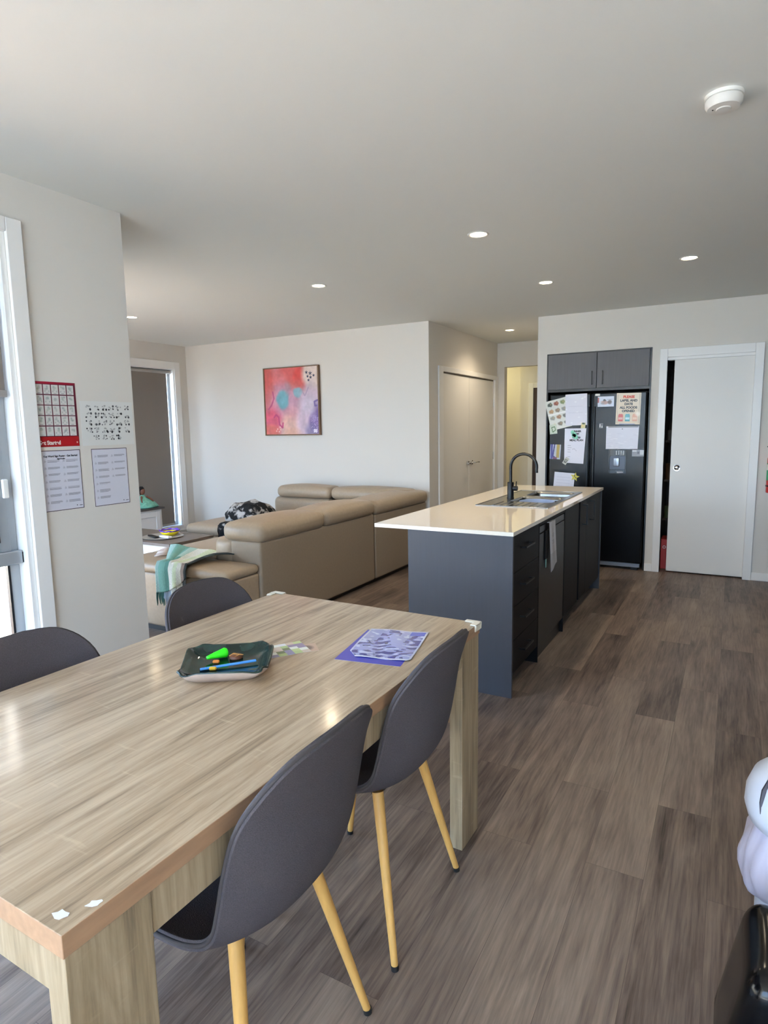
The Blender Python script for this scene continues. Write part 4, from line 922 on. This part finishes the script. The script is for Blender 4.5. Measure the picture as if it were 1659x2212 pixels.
# ------------------------------------------------------------------ leather corner sofa
sf = root('corner_sofa', 'large taupe leather corner sofa with raised headrests, back to the dining area', 'sofa', (-3.4, 4.6, 0))
SB = -2.852
LEATHD = mat('taupe_leather_panel', '8f806e', .5, spec=.4, bump=.1, bscale=60, var=.04)
def sp(name, *a, m=LEATHER, **k): return obj(name, rbox(*a, **k), m, sf, smooth='all')
sp('back_panel', SB-.28, SB, 3.34, 4.935, .045, .665, m=LEATHD, r=.02)
sp('back_panel', SB-.28, SB, 4.955, 6.06, .045, .650, m=LEATHD, r=.02)
def hw_(y0, y1, z0=.655, z1=.79, x0=-3.20, x1=SB+.022):
    return rbox(x0, x1, y0, y1, z0, z1, r=.055, puff=.030, side=.012)
obj('headrest', hw_(3.325, 4.125), LEATHER, sf, smooth='all'); obj('headrest', hw_(4.130, 4.925), LEATHER, sf, smooth='all'); obj('headrest', hw_(4.945, 6.075, .645, .775), LEATHER, sf, smooth='all')
def lean(p):
    k = (p.z-.46)/.2; return (p.x+.03*k, p.y, p.z)
for (a, b) in ((3.345, 4.12), (4.13, 4.92)):
    obj('back_cushion', rbox(-3.30, SB-.24, a, b, .47, .672, .05, puff=.01, side=.015), LEATHER, sf, smooth='all')
sp('seat_base', -3.93, SB-.285, 3.03, 4.05, .05, .445, r=.02); sp('seat_base', -2.98, -2.872, 3.03, 3.338, .05, .445, r=.015)
sp('seat_base', -3.93, SB-.285, 4.06, 5.2, .05, .445, r=.02)
sp('seat_cushion', -3.95, -2.862, 3.0, 3.335, .447, .515, r=.032, puff=.015)
sp('seat_cushion', -3.95, -3.27, 3.30, 4.12, .447, .515, r=.032, puff=.02); sp('seat_cushion', -3.95, -3.27, 4.13, 5.05, .447, .515, r=.032, puff=.02)
# section along the back wall
sp('seat_base', -4.63, -3.14, 5.0, 6.03, .05, .33, r=.02)
sp('seat_cushion', -4.62, -3.30, 4.98, 5.75, .335, .45, r=.05, puff=.02)
for (a, b) in ((-4.60, -3.862), (-3.852, -2.90)):
    obj('headrest', rbox(a, b, 5.70, 5.98, .672, .80, .055, puff=.025, side=.01), LEATHER, sf, smooth='all')
    obj('back_cushion', rbox(a-.06 if a < -4 else a, b, 5.72, 6.0, .43, .675, .06, side=.02), LEATHER, sf, smooth='all')
sp('back_panel', -4.66, -2.9, 5.95, 6.08, .05, .70, m=LEATHD, r=.02)
# chaise
sp('chaise_base', -5.12, -4.64, 4.82, 6.03, .05, .335, r=.03)
sp('chaise_cushion', -5.14, -4.25, 4.79, 5.98, .34, .455, r=.055, puff=.025)
obj('plinth', bx((-3.88, SB-.06, 3.36, 6.0, .0, .052), (-3.88, -2.93, 3.08, 3.36, 0, .052), (-5.06, -3.2, 5.06, 6.0, 0, .052), (-5.06, -4.7, 4.88, 5.06, 0, .052)), BLACKP, sf)

# ------------------------------------------------------------------ plaid throw with fringe over the near seat
def plaid():
    # u across the throw (left .. right in the photo), v from the far end on the seat to the hanging fringe
    NU, NV = 60, 70; bm = bmesh.new(); cl = bm.loops.layers.float_color.new('Col'); g = []
    zt = .540; yf = 2.985
    for j in range(NV+1):
        v = j/NV; row = []
        for i in range(NU+1):
            u = i/NU
            # top corners: left (-3.93,3.42) right(-3.12,3.40); front crossing left x -3.62, right x -3.12
            kv = min(v/.6, 1); xl, xr = -3.90+.42*kv, -3.08-.11*kv+.0*v
            x = xl+(xr-xl)*u; L = v*(.50-.10*u+.21-.13*u**2)
            flat = .50-.10*u
            rip = .008*math.sin(9*u+2*v)+.006*math.sin(17*u-3*v)
            fold = .034*math.exp(-((u-.97)/.10)**2)*math.exp(-((v-.35)/.30)**2)
            if L < flat: y, z = 2.985+flat-L, zt+abs(rip)+fold
            else:
                d = L-flat; k = min(d/.035, 1); y = 2.985-.020*k-rip*.8*min(1, d*8); z = zt-d+.012*(1-k)
            row.append(bm.verts.new((x, y, z)))
        g.append(row)
    for j in range(NV):
        for i in range(NU):
            f = bm.faces.new((g[j][i], g[j+1][i], g[j+1][i+1], g[j][i+1])); u = (i+.5)/NU; v = (j+.5)/NV
            c = rgb('c9ccc2')
            if u < .10: c = rgb('8fb0ae')
            elif u < .30: c = rgb('6f9f98')
            elif u < .42: c = rgb('5d8d86') if v > .5 else rgb('9cbab2')
            elif u < .58: c = rgb('cfd3cc')
            elif u < .70: c = rgb('c2cfb4')
            elif u > .93: c = rgb('3c4446')
            elif u > .84: c = rgb('8d827c')
            if abs(v-.45) < .07: c = c*.82+rgb('8faea2')*.18
            n_ = 1+.10*noise.noise(Vector((i*.9, j*.9, 0))); c = np.clip(c*n_*1.06, 0, 1)
            c = np.where(c <= .04045, c/12.92, ((c+.055)/1.055)**2.4)
            for lp in f.loops: lp[cl] = (*c, 1)
    bmesh.ops.recalc_face_normals(bm, faces=bm.faces)
    return bm, [v.co.copy() for v in g[-1]], [r[0].co.copy() for r in g]
bm, edge, ledge = plaid()
th = root('throw_blanket', 'teal, cream and grey plaid throw with tassels over the near seat of the leather sofa', 'blanket', (-3.4, 3.1, .5))
o = obj('cloth', bm, CLOTH, th, smooth='all'); s_ = o.modifiers.new('t', 'SOLIDIFY'); s_.thickness = .008; s_.offset = 1
random.seed(9); bmf = {}
for k in range(0, 46):
    p = edge[int(k*60/46)]; dx = random.uniform(-.012, .012); L = random.uniform(.07, .10)
    ci = 0 if k < 12 else (1 if k < 24 else (2 if k < 40 else 3)); bm = bmf.setdefault(ci, bmesh.new())
    tube(bm, [p+Vector((0, -.001, .004)), p+Vector((dx*.5, -.004, -L*.5)), p+Vector((dx, 0, -L))], [.0035, .004, .0025], 5)
for k in range(0, 22):
    p = ledge[8+k]; bm = bmf.setdefault(4+(k % 2), bmesh.new()); q = p+Vector((-.07-.02*random.random(), -.035*k/22-.02, -.008)); 
    tube(bm, [p, (p+q)/2+Vector((0, 0, .004)), q], [.0035, .004, .0025], 5)
for ci, bm in bmf.items():
    obj('fringe', bm, mat('fringe_%d' % ci, ['3f6e68', 'a9bcd0', 'd2d3cb', '4c4f50', 'd5cdc4', 'a99388'][ci], .95), th, smooth='all')['kind'] = 'stuff'

# black and white throw bunched on the chaise
def furry():
    b_ = rbox(-4.74, -4.26, 4.92, 5.30, .45, .645, .09, puff=.05, n=16)
    for v in b_.verts:
        n1 = noise.noise_vector(v.co*7)*.035+noise.noise_vector(v.co*19)*.012; v.co += n1
        if v.co.z < .468: v.co.z = .468+(.468-v.co.z)*.2
        v.co.z -= .10*max(0, (-4.50-v.co.x))/.3*max(0, (v.co.z-.47))*4*.5
    c_ = rbox(-4.64, -4.44, 4.755, 5.0, .30, .50, .05, n=12)
    for v in c_.verts:
        v.co += noise.noise_vector(v.co*9)*.02
        if v.co.y > 4.78 and v.co.z < .475: v.co.y = 4.78
    me = bpy.data.meshes.new('t'); c_.to_mesh(me); b_.from_mesh(me); return b_
m = mat('black_white_fleece', 'ffffff', .95, bump=.6, bscale=60); n = m.node_tree.nodes; l = m.node_tree.links
t_ = n.new('ShaderNodeTexCoord'); z_ = n.new('ShaderNodeTexNoise'); z_.inputs['Scale'].default_value = 12; z_.inputs['Detail'].default_value = 4; z_.inputs['Distortion'].default_value = .6
r_ = n.new('ShaderNodeValToRGB'); l.new(t_.outputs['Object'], z_.inputs[0]); l.new(z_.outputs['Fac'], r_.inputs[0]); l.new(r_.outputs[0], n['Principled BSDF'].inputs['Base Color'])
e = r_.color_ramp.elements; e[0].position = .49; e[0].color = (*lin('0e0e10'), 1); e[1].position = .58; e[1].color = (*lin('a8a4a0'), 1)
setp(obj('fleece_blanket', furry(), m, None, smooth='all'), 'crumpled black and grey patterned fleece blanket on the sofa chaise', 'blanket')

# ------------------------------------------------------------------ coffee table and things on it
CT = mat('greybrown_wood_top', '6d625a', .45, var=.15, bscale=20, stretch=(.1, 1, 1)); CW = mat('cream_painted_wood', 'd9d4cb', .5)
CX = -4.33
cf = root('coffee_table', 'white coffee table with grey brown wooden top beside the sofa', 'coffee table', (CX-.5, 4.13, 0))
obj('table_top', bx(CX-1.0, CX, 3.85, 4.40, .425, .45), CT, cf, bevel=.003)
obj('body', bx((CX-.96, CX-.04, 3.89, 4.36, .14, .4245)), CW, cf, bevel=.003)
dr = obj('drawer', bx(CX-.0398, CX-.032, 3.95, 4.30, .28, .395), mat('grey_panel', '8b8378', .5), cf, bevel=.002)
for a in (CX-.96, CX-.10):
    for b in (3.89, 4.30): obj('leg', bx(a, a+.06, b, b+.06, 0, .1398), CW, cf, bevel=.004)
bw = root('scalloped_bowl', 'small yellow bowl with purple scalloped rim on the coffee table', 'bowl', (-4.70, 4.195, .4548))
def scal(r0, r1, z0, z1, wv):
    bm = bmesh.new(); n = 48; rings = []
    for s in range(5):
        k = s/4; rings.append([bm.verts.new(((r0+(r1-r0)*k**.7)*(1+wv*k*math.cos(8*t))*math.cos(t), (r0+(r1-r0)*k**.7)*(1+wv*k*math.cos(8*t))*math.sin(t), z0+(z1-z0)*k+.006*wv*10*k*math.cos(8*t))) for t in [2*PI*q/n for q in range(n)]])
    for a, b in zip(rings, rings[1:]):
        for k in range(n): bm.faces.new((a[k], a[(k+1) % n], b[(k+1) % n], b[k]))
    return bm, rings
bm, rg = scal(.055, .088, 0, .036, .05); bm.faces.new(rg[0][::-1]); o = obj('bowl', bm, mat('yellow_enamel', 'e6cf1e', .35), bw, local=True, smooth='all'); s_ = o.modifiers.new('t', 'SOLIDIFY'); s_.thickness = .003
bm, rg = scal(.086, .094, .038, .052, .06); o = obj('petal_rim', bm, mat('purple_enamel', '5a35b0', .4), bw, local=True, smooth='all'); s_ = o.modifiers.new('t', 'SOLIDIFY'); s_.thickness = .003
setp(obj('oval_tray', lathe([(0, .004), (.16, .004), (.185, .010), (.190, .010), (.175, 0), (0, 0)], (0, 0, 0), 40), mat('grey_tray', 'a7a39b', .35), None, smooth=True, local=True, loc=(-4.70, 4.11, .4505)), 'round pale grey tray on the coffee table', 'tray')
setp(obj('remote_control', rbox(-.09, .09, -.022, .022, 0, .014, .006, n=2), BLACKP, None, smooth='all', local=True, loc=(-4.755, 4.045, .4565), rot=(0, 0, -.35)), 'black remote control on the grey tray', 'remote control')
setp(obj('tissue_pack', rbox(-.07, .07, -.022, .022, 0, .018, .006, n=2), PAPER, None, smooth='all', local=True, loc=(-4.615, 4.065, .4565), rot=(0, 0, -.1)), 'flat white packet on the grey tray next to the yellow bowl', 'packet')

# white cabinet with doll by the far window
wc = root('low_cabinet', 'low white cabinet with dark top under the far living room window', 'cabinet', (-6.18, 4.3, 0))
obj('top_board', bx(-6.31, -5.96, 3.3, 5.27, .525, .545), mat('dark_stained_top', '4a4340', .4), wc, bevel=.003)
obj('body', bx(-6.30, -5.985, 3.33, 5.24, .03, .5248), mat('white_painted_wood', 'dfdedd', .45), wc, bevel=.003)
for k in range(4):
    y0 = 3.37+.465*k; dr = obj('door', bx((-5.984, -5.972, y0, y0+.06, .06, .50), (-5.984, -5.972, y0+.38, y0+.44, .06, .50), (-5.984, -5.972, y0+.06, y0+.38, .44, .50), (-5.984, -5.972, y0+.06, y0+.38, .06, .12), (-5.984, -5.979, y0+.06, y0+.38, .12, .44)), mat('white_painted_wood', 'dfdedd', .45), wc, bevel=.002)
obj('plinth', bx(-6.28, -6.0, 3.36, 5.2, 0, .0298), BLACKP, wc)
dl = root('doll', 'small dark-haired doll in a green dress sitting on the low white cabinet', 'doll', (-6.10, 5.07, .5455))
obj('head', lathe([(0, 0), (.012, .002), (.026, .018), (.033, .042), (.030, .066), (.016, .082), (0, .086)], (0, 0, .155), 20), mat('doll_skin', '6e4230', .5), dl, local=True, smooth=True)
hb = lathe([(0, .0), (.020, .006), (.036, .03), (.040, .055), (.034, .08), (.018, .096), (0, .10)], (-.008, -.004, .158), 20)
for v in hb.verts: v.co += noise.noise_vector(v.co*60)*.007; v.co.x -= .010 if v.co.z < .225 else 0
obj('hair', hb, mat('black_curls', '17100e', .9), dl, local=True, smooth=True)
fb = lathe([(0, .0), (.10, .0), (.115, .012), (.095, .04), (.06, .08), (.036, .13), (.018, .156), (0, .157)], n=30)
for v in fb.verts: v.co.x *= 1.0; v.co.y = v.co.y*1.35+(.05 if v.co.z < .09 else .0); v.co += noise.noise_vector(v.co*25)*.010; v.co.z = max(.0, v.co.z)
obj('dress', fb, mat('mint_dress', '6fae98', .7, var=.3, bscale=30), dl, local=True, smooth='all')
obj('arm', tb([(.025, .035, .14), (.05, .07, .11), (.07, .10, .075)], [.012, .010, .008], 8), mat('doll_skin', '6e4230', .5), dl, local=True, smooth=True)
obj('arm', tb([(.025, -.035, .14), (.05, -.06, .11), (.07, -.07, .075)], [.012, .010, .008], 8), mat('doll_skin', '6e4230', .5), dl, local=True, smooth=True)

# ------------------------------------------------------------------ bins at the right edge
WB = mat('white_bin_plastic', 'dfe3ee', .3)
nb = root('nappy_bin', 'white domed bin with a plastic bag folded over its rim, at the right edge', 'bin', (.258, 1.97, 0))
obj('body', lathe([(0, 0), (.128, 0), (.135, .01), (.140, .20), (.145, .32), (.0, .32)], n=40), WB, nb, local=True, smooth=True)
bg_ = lathe([(.146, .335), (.158, .30), (.172, .26), (.180, .21), (.176, .175), (.168, .15), (.155, .13), (.146, .125), (.1455, .33)], n=72)
for v in bg_.verts:
    t = math.atan2(v.co.y, v.co.x); k = 1+.035*math.sin(7*t+v.co.z*30)+.02*math.sin(17*t); 
    if v.co.z < .32: v.co.x *= k; v.co.y *= k; v.co.z += .02*math.sin(3*t+1)
obj('bin_bag', bg_, mat('milky_bag', 'ccc8dc', .35), nb, local=True, smooth='all')
ld = lathe([(.150, .325), (.168, .335), (.178, .37), (.176, .41), (.160, .455), (.125, .49), (.07, .51), (0, .515)], n=48)
lo_ = obj('lid', ld, WB, nb, local=True, smooth=True)
obj('lid_slot', tb([(.150*math.cos(t)*1.0, .150*math.sin(t), z) for t, z in ()], [], 6) if False else tb([(.262*0+r*math.cos(t), r*math.sin(t), z) for r, t, z in ((.118, 3.62, .492), (.145, 3.68, .474), (.163, 3.73, .45), (.173, 3.76, .42), (.177, 3.78, .39))], [.001, .005, .007, .005, .001], 6), mat('slot_dark', '3c3a44', .5), lo_, local=True, smooth=True)
kb = root('pedal_bin', 'glossy black rounded bin at the bottom right corner', 'bin', (.26, 1.47, 0))
kbm = rbox(.0, .44, 1.34, 1.62, .0, .325, .05, puff=.012, n=6)
for v in kbm.verts: v.co.x = .248+(v.co.x-.22)*(.95-.34*(v.co.z/.335-.6))*.90; 
obj('body', kbm, mat('piano_black', '070709', .16, spec=.3), kb, smooth='all')
